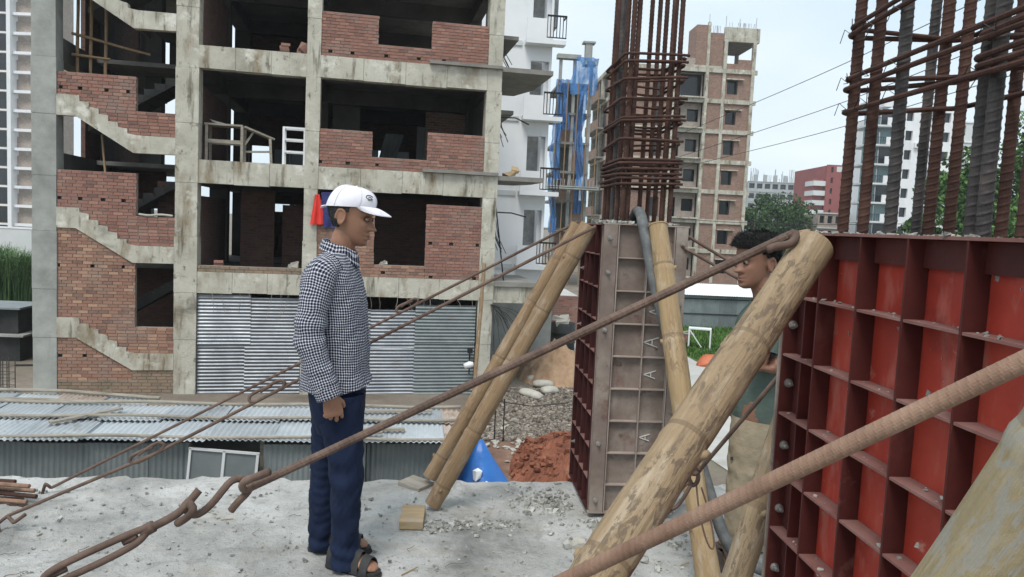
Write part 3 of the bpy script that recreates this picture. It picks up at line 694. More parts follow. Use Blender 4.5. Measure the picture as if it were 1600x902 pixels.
# ---- things standing in the building
def mainp(u, v, z):
    c, s = math.cos(U_ANG), math.sin(U_ANG); return np.array([P0[0] + c*u - s*v, P0[1] + s*u + c*v, z])
t = thing('wooden_table', 'rough grey timber work table standing at the edge of the second open floor', 'table', mainp(.95, .75, 2.96), U_ANG)
mb = MB(); mb.box(-.65,.35,-.3,.3,.98,1.03); mb.build('tabletop', M['wood_grey'], t)
for x in (-.62,.30):
    for y in (-.27,.27): MB().box(x,x+.07,y-.035,y+.035,0,.98).build('leg', M['wood_grey'], t)
MB().box(-.55,.30,-.3,-.26,.50,.60).build('rail', M['wood_grey'], t); MB().box(-.55,.30,.26,.30,.50,.60).build('rail', M['wood_grey'], t)
MB().bar((.37,-.2,.98),(1.12,.1,.72),.3,.05).build('sloping_board', M['wood_grey'], t)
MB().bar((1.1,-.12,0),(1.06,-.12,.72),.07,.07,(1,0,0)).build('leg', M['wood_grey'], t); MB().bar((.4,-.2,.5),(.62,-.1,.9),.05,.05).build('brace', M['wood_grey'], t)
MB().bar((.4,-.1,.32),(1.1,-.1,.36),.1,.05).build('rail', M['wood_grey'], t)
mb = MB(); mb.lump((-.2,0,1.06),(.4,.2,.03)); mb.build('dry_mortar', M['rubble'], t)
t = thing('steel_rack', 'white painted steel frame rack beside the middle column on the second floor', 'rack', mainp(2.68, .35, 2.96), U_ANG)
for x in (-.28,.28):
    for y in (0,.4): MB().box(x-.03,x+.03,y-.03,y+.03,0,1.05).build('post', M['white'], t)
for z in (.35,.68,1.0):
    for y in (0,.4): MB().box(-.25,.25,y-.02,y+.02,z,z+.05).build('rail', M['white'], t)
    for x in (-.28,.28): MB().box(x-.02,x+.02,.03,.37,z,z+.05).build('rail', M['white'], t)
def stack(label, u, v, z, n, m='brick'):
    t = thing('brick_stack', label, 'brick stack', mainp(u, v, z), U_ANG + .1, 'loose bricks left on the floors')
    me = MB().box(-.12,.12,-.055,.055,0,.07).mesh('brick', M[m])
    for k in range(n): sharemesh('brick', me, t, (.02*rng.normal() + (.0 if k < 8 else .26), .02*rng.normal(), .072*(k % 8)), (0,0,.1*rng.normal()))
stack('small upright stack of orange bricks at the edge of the third floor', 2.4, .3, 5.95, 4)
stack('low row of loose bricks on the mossy ledge of the first floor opening', .75, .3, .13, 2)
for u, r, z, lab in ((2.78, .14, .13, 'pale broken block lying on the first floor ledge left of the man'), (2.93,.2,5.95,'rounded reddish block leaning by the middle column on the third floor'), (4.95+.3,.11,.27,'white lump lying on the low brick sill right of the white cap')):
    mb = MB(); mb.lump((0,0,r*.7),(r,r*.7,r*.8)); mb.lump((-r*.8,0,r*.4),(r*.6,r*.6,r*.5)); o = mb.build('rubble_block', M['sack' if z < 1 else 'brick'], loc=mainp(u,.2,z)); tag(o, lab, 'rubble')
# sill sack by the stair window
mb = MB(); mb.tube(smoothpath([(-.42,0,.03),(-.15,-.03,.0),(.1,-.03,.05),(.42,0,.02)]), .055, 8, flat=.6); o = mb.build('sandbag', M['sack'], loc=mainp(-.8,.06,1.40), smooth=True); o.rotation_euler=(0,0,U_ANG)
tag(o, 'flat pale sack lying on the brick sill of the stair window', 'sack')
# cloths drying on the first floor
def hang(name, lab, poly, v, m, z0, seed):
    mb = MB(); n = 14; us = np.array(poly); rs = []
    for j in range(n+1):
        s = j/n; row = []
        l = us[0]*(1-s) + us[3]*s; r = us[1]*(1-s) + us[2]*s
        for i in range(13):
            q = l*(1-i/12) + r*i/12; row.append((q[0], v + .035*math.sin(i*1.1+seed+s*2) * (.4+s), q[1]))
        rs.append(row)
    mb.rings(rs, cap=False, closed=False); b = [(p[0], p[1]+.012, p[2]) for r in rs for p in r]
    k = 13; mb.add(b, [(a*k+i, (a+1)*k+i, (a+1)*k+i+1, a*k+i+1) for a in range(n) for i in range(k-1)])
    o = mb.build(name, M[m], smooth=True, loc=P0); o.rotation_euler = (0,0,U_ANG); tag(o, lab, 'cloth')
hang('hanging_cloth', 'bright red cloth hanging on the middle column behind the white cap', [(3.30,2.18),(3.42,2.20),(3.6,1.38),(3.18,1.36)], -.1, 'red_cloth', 0, 0)
hang('hanging_cloth', 'dark navy cloth hanging between the red cloth and the white cap', [(3.46,2.26),(4.6,2.3),(4.2,1.3),(3.55,1.28)], -.06, 'blue_cloth', 0, 2)
hang('hanging_cloth', 'dark cloth hanging in the right opening of the second floor', [(5.2,4.2),(5.75,4.2),(5.5,3.3),(4.95,3.15)], 2.2, 'dark', 0, 1)
# leaning pole before the right hoarding
def bamboo(name, pts, r0, r1, m, label, cat='bamboo pole', node=.34, group=None, seed=0, seg=16, cut=True, start=0.1):
    P = resample(pts, .012); L = np.r_[0, np.cumsum(np.linalg.norm(np.diff(P, axis=0), axis=1))]
    r = np.random.default_rng(seed); rad = r0 + (r1-r0)*L/L[-1]; nodes = []; x = start
    while x < L[-1]: nodes.append(x); x += node * r.uniform(.85, 1.2)
    f = np.ones(len(L)); col = np.zeros(len(L))
    for q in nodes:
        f += .055*np.exp(-((L-q)/.012)**2) - .02*np.exp(-((L-q-.025)/.009)**2); col = np.maximum(col, np.exp(-((L-q-.022)/.008)**2))
    P = P + np.outer(.004*np.sin(L*3+seed), [1,0,0]) + np.outer(.004*np.sin(L*4+seed*2), [0,0,1])
    o = thing(name, label, cat, P[0], 0, group); mb = MB()
    mb.tube(P - P[0], rad*f*(1+.035*np.sin(L*5+seed)+.02*np.sin(L*13+seed*3)), seg, cap=True); n = seg
    mb.uv = [(.09*math.cos(2*PI*i/seg), .09*math.sin(2*PI*i/seg), L[k] + seed) for k in range(len(L)) for i in range(seg)]
    for k in range(len(L)-1):
        if col[k] > .3:
            for i in range(seg): mb.r[k*n+i] = float(col[k])
    c = mb.build('culm', M[m], o, smooth=True); autosmooth(c, 50)
    for j, q in enumerate(nodes):                     # cut branch stubs at the nodes
        if seg < 12: break
        k = int(np.argmin(abs(L-q))); k2 = min(k+4, len(P)-1); ax = P[k2]-P[k-4 if k > 4 else 0]; ax /= np.linalg.norm(ax); a = (seed*1.7 + j*PI*.93) % (2*PI)
        e1 = np.cross(ax, [0,1,0]); e1 /= np.linalg.norm(e1); e2 = np.cross(ax, e1); dd = e1*math.cos(a)+e2*math.sin(a); R0_ = float(np.interp(q, L, rad))
        st = MB(); st.tube([P[k]-P[0]+dd*R0_*.82, P[k]-P[0]+dd*R0_*1.08+ax*.008, P[k]-P[0]+dd*R0_*1.15+ax*.018], [R0_*.26, R0_*.20, R0_*.12], 8); st.build('branch_stub', M[m], c, smooth=True)
    # hollow end: a dark disc set in the top end is replaced by a real short inner tube
    d = P[-1]-P[-3]; d /= np.linalg.norm(d); ir = rad[-1]*.72
    q = MB(); q.tube([P[-1]-P[0]-d*.004, P[-1]-P[0]+d*.003], [rad[-1]*1.02, rad[-1]*1.0], seg); q.build('cut_end', M['bamboo_cut'], o, smooth=False)
    return o
p0 = gz(738, 640, GZ); p1 = at(757, 412, 21.3)
bamboo('bamboo_pole', [p0, p1], .055, .05, 'bamboo_brown', 'thin grey brown pole standing against the right hoarding of the concrete building', node=.6, seg=8)
# bamboo scaffolding in the stair opening
for k, (u, lab) in enumerate(((-3.05,'left bamboo scaffold post in the top left stair opening'),(-2.72,'middle bamboo scaffold post in the top left stair opening'),(-2.35,'right bamboo scaffold post in the top left stair opening'))):
    p = mainp(u, 1.0, 4.3); q = mainp(u+.05, 1.0, 8.6); bamboo('scaffold_post', [p, q], .045, .04, 'bamboo_brown', lab, 'scaffold post', .6, 'bamboo scaffold posts in the stair opening', k, 8)
for k, (za, zb, lab) in enumerate(((6.15,5.75,'long sloping bamboo ledger tied across the scaffold posts'),(5.6,5.55,'short bamboo ledger tied low across the scaffold posts'))):
    bamboo('scaffold_ledger', [mainp(-3.15,.93,za), mainp(-1.2 if k == 0 else -2.2,.93,zb)], .04, .035, 'bamboo_brown', lab, 'scaffold pole', .6, None, k, 8)
bamboo('bamboo_pole', [mainp(-2.1,.3,2.2), mainp(-2.3,.6,3.5)], .03,.03,'bamboo_brown','short pole leaning under the middle stair flight','bamboo pole',.6,None,3,8)

# cement bag on the balcony slab
t = MB(); t.lump((0,0,.1),(.3,.2,.1)); t.lump((.2,0,.2),(.2,.15,.1)); o = t.build('cement_bag', M['wood'], loc=mainp(8.75,.4,2.99)); tag(o, 'torn brown paper bag lying on the second floor balcony slab', 'bag')

# small white floodlight on the hoarding
p = mainp(7.75, -.1, -2.5); t = thing('floodlight', 'white floodlight with black bracket fixed to the right edge of the hoarding', 'lamp', p, U_ANG)
MB().tube([(0,0,.5),(0,0,-.25)], .02, 6).build('bracket', M['black'], t); mb = MB(); mb.tube([(-.16,-.1,-.02),(0,-.1,.04),(.1,-.1,.06)], [.08,.1,.06], 10); mb.build('lamp_head', M['bulb'], t, smooth=True)
MB().box(-.07,.07,-.08,.05,.36,.5).build('junction_box', M['black'], t)

# ================================================================ TIN SHED IN FRONT
ev0 = np.array([-8.6, 9.22]); sd = np.array([4.76, .62]); sd /= np.linalg.norm(sd); sn = np.array([-sd[1], sd[0]])
SH = thing('tin_shed', 'long low blue grey corrugated tin shed with a pale tin roof below the deck edge', 'shed', (ev0[0], ev0[1], GZ), math.atan2(sd[1], sd[0]))
EV = -1.4 - GZ                       # eave height above the ground
LEN = 8.05
x = 0.0; k = 0
while x < LEN - .1:                  # two rows of roof sheets
    wd = min(.80, LEN - x); rusty = x > LEN - 1.0
    for row in (0, 1):
        y0, y1 = (0, .84) if row == 0 else (.76, 1.55); z0, z1 = (EV, EV + .05) if row == 0 else (EV + .075, EV + .10)
        dx = .03*rng.normal(); dz = .012*rng.random()
        mb = MB(); corrugated(mb, (x+dx, y0 + .03*rng.normal(), z0+dz), (wd+.05,0,0), (0,y1-y0,z1-z0), .076, .012, (0,0,1), 6, .006, k*2+row)
        mb.build('roof_sheet', M['tin_rusty' if rusty and not (row == 1 and k % 2) else 'tin_roof'], SH, smooth=True)
    x += wd - .02; k += 1
for (yy, zz, rr) in ((.06, .04, .022), (.80, .115, .022), (1.50, .14, .026)):
    pts = [(q, yy + .02*math.sin(q*1.7), EV + zz + .015*math.sin(q*2.3)) for q in np.linspace(-.2, LEN+.1, 30)]
    MB().tube(pts, rr, 7).build('roof_pole', M['wood_grey'], SH, smooth=True)
for a, b in (((2.6,.5,EV+.09),(3.3,1.1,EV+.15)),((6.4,.35,EV+.08),(7.3,.40,EV+.08)),((6.2,1.15,EV+.14),(7.7,1.2,EV+.15)),((6.6,.18,EV+.08),(7.0,.2,EV+.09))):
    MB().bar(a, b, .09, .03).build('roof_plank', M['wood_grey'], SH)
WX = [0,.82,1.6,2.4,3.2,3.95,4.45]; WX2 = [5.42,6.1,6.75]
for i, (a, b) in enumerate(list(zip(WX[:-1], WX[1:])) + list(zip(WX2[:-1], WX2[1:]))):
    mb = MB(); corrugated(mb, (a, .14 + .012*(i % 2), 0), (b-a+.03,0,0), (.01*rng.normal(),0,EV-.06 - .03*rng.random()), .07, .010, (0,-1,0), 6, .004, i)
    mb.build('wall_sheet', M['tin_wall'], SH, smooth=True)
mb = MB(); corrugated(mb, (6.78,.30,.75), (1.2,0,0), (0,0,EV-.85), .07, .012, (0,-1,0), 6, .004, 5); mb.build('wall_sheet', M['tin_wall'], SH, smooth=True)
MB().box(0,LEN,1.46,1.50,0,EV+.04).build('back_wall', M['tin_wall'], SH); MB().box(LEN-.06,LEN-.02,.4,1.45,0,EV-.02).build('end_wall', M['tin_wall'], SH)
MB().box(0,.05,.2,1.45,0,EV-.02).build('end_wall', M['tin_wall'], SH)
for xx in (4.42,5.38,6.72): MB().box(xx,xx+.06,.2,.26,0,EV-.03).build('post', M['wood_grey'], SH)
d = thing('hatch', 'x', 'y'); bpy.data.objects.remove(d)
hp = MB(); R = Matrix.Rotation(math.radians(4.5), 3, 'Y'); R = np.array(R)
hp.obox((4.92,.06,EV-.62), (.86,.02,.98), R); hatch = hp.build('hatch', M['tin_wall'], SH, label='tilted tin hatch in a pale frame hanging askew')
for c, s in (((0,-.02,.48),(.9,.03,.03)),((0,-.02,-.48),(.9,.03,.03)),((-.43,-.02,0),(.03,.03,.98)),((.43,-.02,0),(.035,.03,.98)),((0,-.02,0),(.035,.03,.98))):
    MB().obox(np.array((4.92,.06,EV-.62)) + R @ np.array(c), s, R).build('hatch_frame', M['offwhite'], hatch)
def shedp(x, y, z): return np.array([ev0[0] + sd[0]*x + sn[0]*y, ev0[1] + sd[1]*x + sn[1]*y, GZ + z])
# bulb hanging from the eave
p = shedp(6.12, -.02, EV-.32); t = thing('light_bulb', 'white light bulb hanging below the shed eave beside the man', 'light bulb', p)
mb = MB(); zz = [(-.085,.012),(-.08,.035),(-.05,.05),(-.01,.047),(.02,.03),(.04,.02),(.045,.02)]
mb.rings([[(r*math.cos(a), r*math.sin(a), z) for a in np.linspace(0,2*PI,16,endpoint=False)] for z, r in zz]); mb.build('bulb', M['bulb'], t, smooth=True)
MB().tube([(0,0,.045),(0,0,.08)], .019, 10).build('socket', M['bulb'], t); MB().tube([(0,0,.08),(.005,0,.31)], .005, 5).build('wire', M['wire'], t)
# second little roof behind on the left
t = thing('lean_to_roof', 'low lean-to with a rough tin roof behind the left end of the long shed', 'lean-to', (gz(110,640,-1.55)[0], gz(110,640,-1.55)[1]+.4, GZ), .05)
for i in range(5):
    mb = MB(); corrugated(mb, (-2.75+.72*i, 0, 1.80+.02*(i%2)), (.76,0,0), (0,.5,.05), .076, .012, (0,0,1), 6, .012, i+40); mb.build('roof_sheet', M['tin_roof' if i % 3 else 'tin_rusty'], t, smooth=True)
for y, z in ((.02,1.86),(.48,1.90)): MB().tube([(-2.8,y,z),(-.6,y+.03,z+.02),(1.0,y-.05,z-.03)], .03, 7).build('roof_pole', M['wood_grey'], t)
for xx in (-2.5,-.8,.75):
    for y in (.06,.45): MB().box(xx-.04,xx+.04,y-.04,y+.04,0,1.8).build('post', M['wood_grey'], t)

# ================================================================ YARD between the buildings
def mound(name, label, cat, px0, px1, pyb, h, m, seed, Y, ry=1.2, skew=0.0, mk=None, lumps=0):
    a = at(px0, pyb, Y); b = at(px1, pyb, Y); cx = (a[0]+b[0])/2; rx = abs(b[0]-a[0])/2; n = 46
    mb = MB(); g = np.linspace(-1, 1, n); vs = []; fs = []
    for y in g:
        for x in g:
            r = math.hypot(x - skew*(1-abs(y)), y); hh = h*max(0, 1-r)**.85*(1+.0)
            vs.append([x*rx, y*ry, hh])
    V = np.array(vs); k = V[:, 2] > 0
    V[:, 2] += k*h*(.10*vnoise(V, 2.2/max(rx,.5), seed) + .06*vnoise(V, 7/max(rx,.5), seed+1) + .03*rng.normal(size=len(V))) ; V[:, 2] = np.where(k, np.maximum(V[:, 2], .0), -.05)
    for j in range(n-1):
        for i in range(n-1): fs.append((j*n+i, j*n+i+1, (j+1)*n+i+1, (j+1)*n+i))
    mb.add(V, fs)
    for q in range(lumps):
        i = rng.integers(len(V)); 
        if V[i,2] > .02:
            r = rng.uniform(.02,.08); mb.lump(V[i] + [0,0,r*.3], r, 0)
    o = mb.build(name, m, loc=(cx, Y, GZ), smooth=(lumps == 0)); tag(o, label, cat); return o
mound('soil_heap', 'heap of loose red soil below the deck edge left of the brown column form', 'soil heap', 775, 985, 720, .80, M['red_soil'], 3, 15.6, 1.9, .25, lumps=500)
mound('sand_heap', 'heap of brown sand behind the crossing bamboo props', 'sand heap', 800, 925, 590, 1.25, M['sand'], 5, 25.5, 2.0, .1)
# gravel stones
mb = MB()
for k in range(3500):
    p = gz(rng.uniform(740, 900), rng.uniform(608, 690), GZ); r = rng.uniform(.02, .055); mb.lump((p[0], p[1], GZ+.02+r*.4), r, rng.uniform(.001,.999))
mb.build('gravel', M['stone'], kind='stuff')
mb = MB()
for k in range(170):
    c = [(840,700),(735,715),(735,695),(850,697),(800,672)][k % 5]
    p = gz(c[0]+rng.normal()*22, c[1]+rng.normal()*6, GZ); r = rng.uniform(.03, .09); mb.lump((p[0], p[1], GZ+.03), (r*1.3, r, r*.4), rng.uniform(.001,.999))
mb.build('white_chips', M['sack'], kind='stuff')
for i, (px, py, L, a, lab) in enumerate(((848,606,.62,.1,'upper pale cement sack on the gravel behind the bamboo props'),(829,622,.7,-.5,'pale cement sack sloping down onto the gravel, nearest of the sacks'),
        (858,616,.5,.4,'small pale sack lying right of the other sacks'),(838,598,.6,0,'grey sack at the foot of the sand heap'))):
    p = gz(px, py, GZ); mb = MB()
    xs = np.linspace(-1, 1, 9); rs = []
    for x in xs:
        w_ = .21*(1-.35*abs(x)**3); hh = .13*(1-.45*abs(x)**2.5)
        rs.append([(x*L/2, w_*math.cos(t)*(1+.06*math.sin(3*t+x*4)), .12 + hh*math.sin(t)) for t in np.linspace(0, 2*PI, 14, endpoint=False)])
    mb.rings(rs); o = mb.build('cement_sack', M['sack'], loc=(p[0],p[1],GZ), smooth=True); o.rotation_euler=(0,.15*(i==1),a); tag(o, lab, 'sack', 'cement sacks on the gravel')
# barrel with a lid of sacks
p = gz(878, 548, GZ); t = thing('drum', 'dark drum with a pale sack on top beside the brown column form', 'drum', (p[0],p[1],GZ))
rs = [[(r*math.cos(a), r*math.sin(a), z) for a in np.linspace(0,2*PI,20,endpoint=False)] for z, r in ((0,.5),(.35,.5),(.37,.53),(.4,.5),(.75,.5),(.77,.53),(.8,.5),(1.15,.5))]
mb = MB(); mb.rings(rs); mb.build('barrel', M['dark'], t, smooth=True)
mb = MB(); mb.lump((0,0,1.25),(.62,.45,.14)); mb.lump((-.1,0,1.3),(.5,.4,.14)); o = mb.build('cement_sack', M['sack'], loc=(p[0],p[1],GZ+.0)); tag(o, 'pale sack lying on top of the dark drum', 'sack')
# brick wall behind the yard, built of bricks
p = gz(838, 545, GZ); t = thing('yard_wall', 'low red brick yard wall behind the sand heap', 'wall', (p[0]-1.0, 33.5, GZ), .08)
mo = MB(); mo.box(0,3.6,.02,.2,0,2.0); mo.build('mortar', M['mortar'], t); mb = MB()
for r in range(23):
    x = -.12 if r % 2 else 0
    while x < 3.6: mb.box(max(x,0), min(x+.236,3.6), 0, .1, r*.0865, r*.0865+.075, rng.uniform(.001,.999)); x += .247
mb.build('brick', M['brick'], t, kind='stuff')
# blue tarpaulin
p = at(757, 752, 11.0); mb = MB(); n = 30; rs = []
for j in range(14):
    s = j/13; row = []
    for i in range(n):
        a = 2*PI*i/n; r = (.03 + 1.05*s**.9) * (1 + .12*math.sin(3*a+1)*s + .16*(abs(math.sin(3.5*a+1.5*s))-.5)*s**.5 + .08*(abs(math.sin(6*a+1))-.5)*s)
        row.append((r*math.cos(a) - .10*(1-s), r*.8*math.sin(a), 1.86*(1-s**.85) + .07*math.sin(5*a+4*s)*s*(1-s)*3))
    rs.append(row)
mb.rings(rs[::-1]); o = mb.build('tarpaulin', M['tarp'], loc=(p[0]+.02, 11.0, GZ), smooth=True); tag(o, 'bright blue tarpaulin draped over a pile below the deck edge', 'tarpaulin')
t = MB(); t.lump((-.12,-.20,1.42),(.07,.05,.08)); t.lump((.03,-.27,1.27),(.07,.05,.07)); o = t.build('plastic_scrap', M['white'], loc=(p[0]+.02,10.95,GZ)); tag(o, 'white plastic scrap stuck on the blue tarpaulin', 'scrap')
# rough rope fence by the mud
t = thing('rope_fence', 'thin dark stakes with a rope across the red mud', 'fence', (*P2(772,690), GZ))
a = np.array([*P2(772,690), GZ]); b = np.array([*P2(885,692), GZ])
for q in (0,.12): MB().tube([(b-a)*q, (b-a)*q + np.array([0,0,1.0])], .014, 6).build('stake', M['black'], t)
MB().tube([np.array([0,0,.95]), (b-a)*.5+np.array([0,0,.85]), (b-a)+np.array([0,0,.95])], .012, 5).build('rope', M['black'], t)

# ---- left edge yard
p = gz(12, 568, GZ); t = thing('dark_hut', 'low dark hut with flat ledges at the left edge beside the grey column', 'hut', (p[0]-.6, p[1]+.3, GZ), .1)
MB().box(-1.2,.75,0,1.6,0,.80).build('lower_wall', M['dark'], t); MB().box(-1.4,.95,-.2,1.8,.80,.86).build('ledge', M['frame_grey'], t)
MB().box(-1.1,.65,.1,1.5,.86,1.65).build('upper_wall', M['dark'], t); MB().box(-1.3,.8,-.1,1.7,1.65,1.71).build('roof', M['tin_wall'], t)
p = gz(32, 552, GZ); mb = MB(); mb.rings([[(r*math.cos(a), r*math.sin(a), z) for a in np.linspace(0,2*PI,16,endpoint=False)] for z, r in ((0,.2),(.45,.26),(.46,.23),(.05,.17))]); o = mb.build('bucket', M['dark'], loc=(p[0],p[1]-.6,GZ), smooth=True); tag(o, 'black bucket on the ground between the dark hut and the grey column', 'bucket')
p = gz(8, 640, GZ); t = thing('rebar_cage', 'small thin rebar cage standing at the bottom left before the dark hut', 'rebar cage', (p[0],p[1],GZ))
for x in (-.15,0,.15):
    for y in (-.15,.15): MB().tube([(x,y,0),(x,y,1.25)], .012, 5).build('bar', M['rebar_dark'], t)
for z in np.arange(.1,1.2,.16): MB().tube([(-.16,-.16,z),(.16,-.16,z),(.16,.16,z),(-.16,.16,z),(-.16,-.16,z)], .007, 4).build('tie', M['rebar_dark'], t)
for px, py, lab in ((45,572,'small dark plank on the bare ground left of the grey column'),(47,612,'short dark stick on the bare ground at the foot of the grey column')):
    p = gz(px,py,GZ); o = MB().box(-.35,.25,-.05,.05,0,.05).build('scrap_plank', M['dark'], loc=p); o.rotation_euler=(0,0,.3); tag(o, lab, 'plank')

# ================================================================ VEGETATION
def tree(name, label, base, height, cr, m, n=4500, leaf=.24, seed=0, group=None, low=.25, blobs=26):
    r = np.random.default_rng(seed); t = thing(name, label, 'tree', base, r.uniform(0, 6), group); tr = MB()
    tr.tube([(0,0,0),(.1,.05,height*.3),(0,.1,height*.6),(.1,0,height*.85)], [height*.028,height*.022,height*.014,height*.004], 8)
    cents = []
    for k in range(blobs):
        a = r.uniform(0, 2*PI); z = r.uniform(low, .93); q = cr*math.sqrt(max(.05, 1-((z-.55)/.5)**2))*math.sqrt(r.uniform(.1,1))*.85
        c = np.array([q*math.cos(a), q*math.sin(a), z*height]); cents.append((c, cr*r.uniform(.22,.42)))
        if k % 2 == 0:
            z0 = min(c[2]*.75, height*.7); tr.tube([(0,0,z0*.8), c*.5+np.array([0,0,z0*.45]), c], [height*.009,height*.006,height*.002], 5)
    tr.build('trunk', M['bark'], t, smooth=True); cm = MB(); V = []; 
    for k in range(n):
        c, R_ = cents[r.integers(len(cents))]; d = r.normal(size=3); d /= np.linalg.norm(d)
        p = c + d*R_*r.uniform(.35,1.05)**.6*np.array([1,1,.8]); 
        a = r.normal(size=3) + d*.6; a /= np.linalg.norm(a); b = np.cross(a, r.normal(size=3)); b /= np.linalg.norm(b); cc = np.cross(a, b)
        s = leaf*r.uniform(.6,1.3)
        cm.add([p-b*s*.5, p+cc*s*.28, p+b*s*.5+a*s*.12, p-cc*s*.28], [(0,1,2,3)], r.uniform(.001,.999))
    cm.build('crown', m, t); return t
tree('tree', 'dark green round tree in front of the far unfinished building', (*at(1212,380,118)[:2], GZ), 12.4, 5.2, M['leaf'], 6500, .5, 3, None, .12, 34)
tree('tree', 'lower dark green tree at the right foot of the brick building', (*at(1176,380,112)[:2], GZ), 9.0, 3.6, M['leaf'], 3500, .5, 4, None, .1, 24)
tree('tree', 'dark green tree just left of the red building', (*at(1246,380,125)[:2], GZ), 9.8, 3.6, M['leaf'], 3500, .5, 9, None, .1, 24)
tree('tree', 'tall green tree behind the doubled rebars at the right edge', (*at(1585,380,46)[:2], GZ), 13.2, 4.0, M['leaf_bright'], 13000, .36, 5, None, .12, 40)
tree('tree', 'green tree behind the right steel bars, left of the tallest tree', (*at(1500,380,52)[:2], GZ), 11.2, 3.2, M['leaf_bright'], 10000, .36, 6, None, .1, 30)
tree('tree', 'small green tree before the white balconied block', (*at(1435,380,60)[:2], GZ), 8.4, 2.0, M['leaf'], 5000, .32, 7, None, .1, 24)
tree('tree', 'bushy tree filling the lower right behind the steel form', (*at(1640,380,40)[:2], GZ), 8.5, 3.4, M['leaf_bright'], 5000, .27, 8, None, .1, 30)
tree('shrub', 'low dark shrub between the second and third rebar above the red form', (*at(1398,380,66)[:2], GZ), 6.2, 1.9, M['leaf'], 2600, .3, 18, None, .1, 20)
# reeds on the left
for i, (px, Y, h_, lab) in enumerate(((12,36,3.1,'tall reed clump at the left edge behind the dark hut'),(40,37,2.7,'tall reed clump just left of the grey corner column'),(-20,38,3.2,'tall reed clump cut by the left edge of the photo'))):
    c = at(px, 380, Y); r = np.random.default_rng(60+i); mb = MB()
    for k in range(1500):
        a = r.uniform(0,2*PI); q = 1.0*math.sqrt(r.random()); x, y = q*math.cos(a), q*math.sin(a); L = h_*r.uniform(.6,1.1); b = r.uniform(0,2*PI); le = L*r.uniform(.1,.55); wd = .02
        dx, dy = math.cos(b), math.sin(b); pts = [(x,y,0),(x+dx*le*.15,y+dy*le*.15,L*.45),(x+dx*le*.5,y+dy*le*.5,L*.8),(x+dx*le,y+dy*le,L*(.92-.3*le/L))]
        vs = []
        for j, p in enumerate(pts): ww = wd*(1-.25*j); vs += [(p[0]-dy*ww,p[1]+dx*ww,p[2]),(p[0]+dy*ww,p[1]-dx*ww,p[2])]
        mb.add(vs, [(0,1,3,2),(2,3,5,4),(4,5,7,6)], r.uniform(.001,.999))
    t = mb.build('reed_clump', M['reed'], loc=(c[0],c[1],GZ)); tag(t, lab, 'reeds', 'reed clumps at the left edge')

# ================================================================ WHITE APARTMENTS just right of the main building
p = at(772, 440, 31.5); WB = thing('apartment_building', 'white rendered apartment building with black balcony railings right of the concrete frame', 'building', (p[0]-4.35, p[1]-.6, GZ), .14)
HT = [3.0*i for i in range(8)]
wx0, wx1 = 0, 6.35
ops = []; 
for i in range(1, 7): z = HT[i]+.45-.0; ops += [(5.5, 6.25, z+.1, z+2.2), (3.6,4.3,z+.2,z+1.9)]
wall_open(mb := MB(), wx0, wx1, 0, 24, 0, .25, ops); mb.build('wall', M['white'], WB)
MB().box(wx1-.25, wx1, .26, 9, 0, 24).build('side_wall', M['white'], WB); MB().box(wx1-.02, wx1+.28, .6, 9, 13.2, 24).build('cladding', M['grey_brick'], WB)
for i in range(1, 7):
    z = HT[i]+.45
    MB().box(5.45,6.3,.9,.95,z,z+2.4).build('window_recess', M['grey_brick'], WB)
    g = MB().box(3.6,4.3,.12,.16,z+.2,z+1.9).build('window', M['glass'], WB)
    MB().box(5.2, wx1+.45, -.55, -.003, z-.22, z-.05).build('balcony_slab', M['white'], WB)
    MB().box(5.2, 6.0, -.55, -.47, z-.05, z+.75).build('balcony_wall', M['white'], WB)
    rl = MB(); rl.box(6.0,wx1+.45,-.54,-.50,z+.85,z+.92); rl.box(wx1+.41,wx1+.45,-.5,0,z+.85,z+.92); rl.box(6.0,wx1+.45,-.54,-.50,z+.02,z+.06)
    for q in np.linspace(6.02, wx1+.43, 7): rl.box(q-.015,q+.015,-.53,-.50,z+.06,z+.85)
    rl.build('railing', M['black'], WB)
    MB().box(.1,5.1,-.06,-.003,z-.25,z-.05).build('band', M['offwhite'], WB)

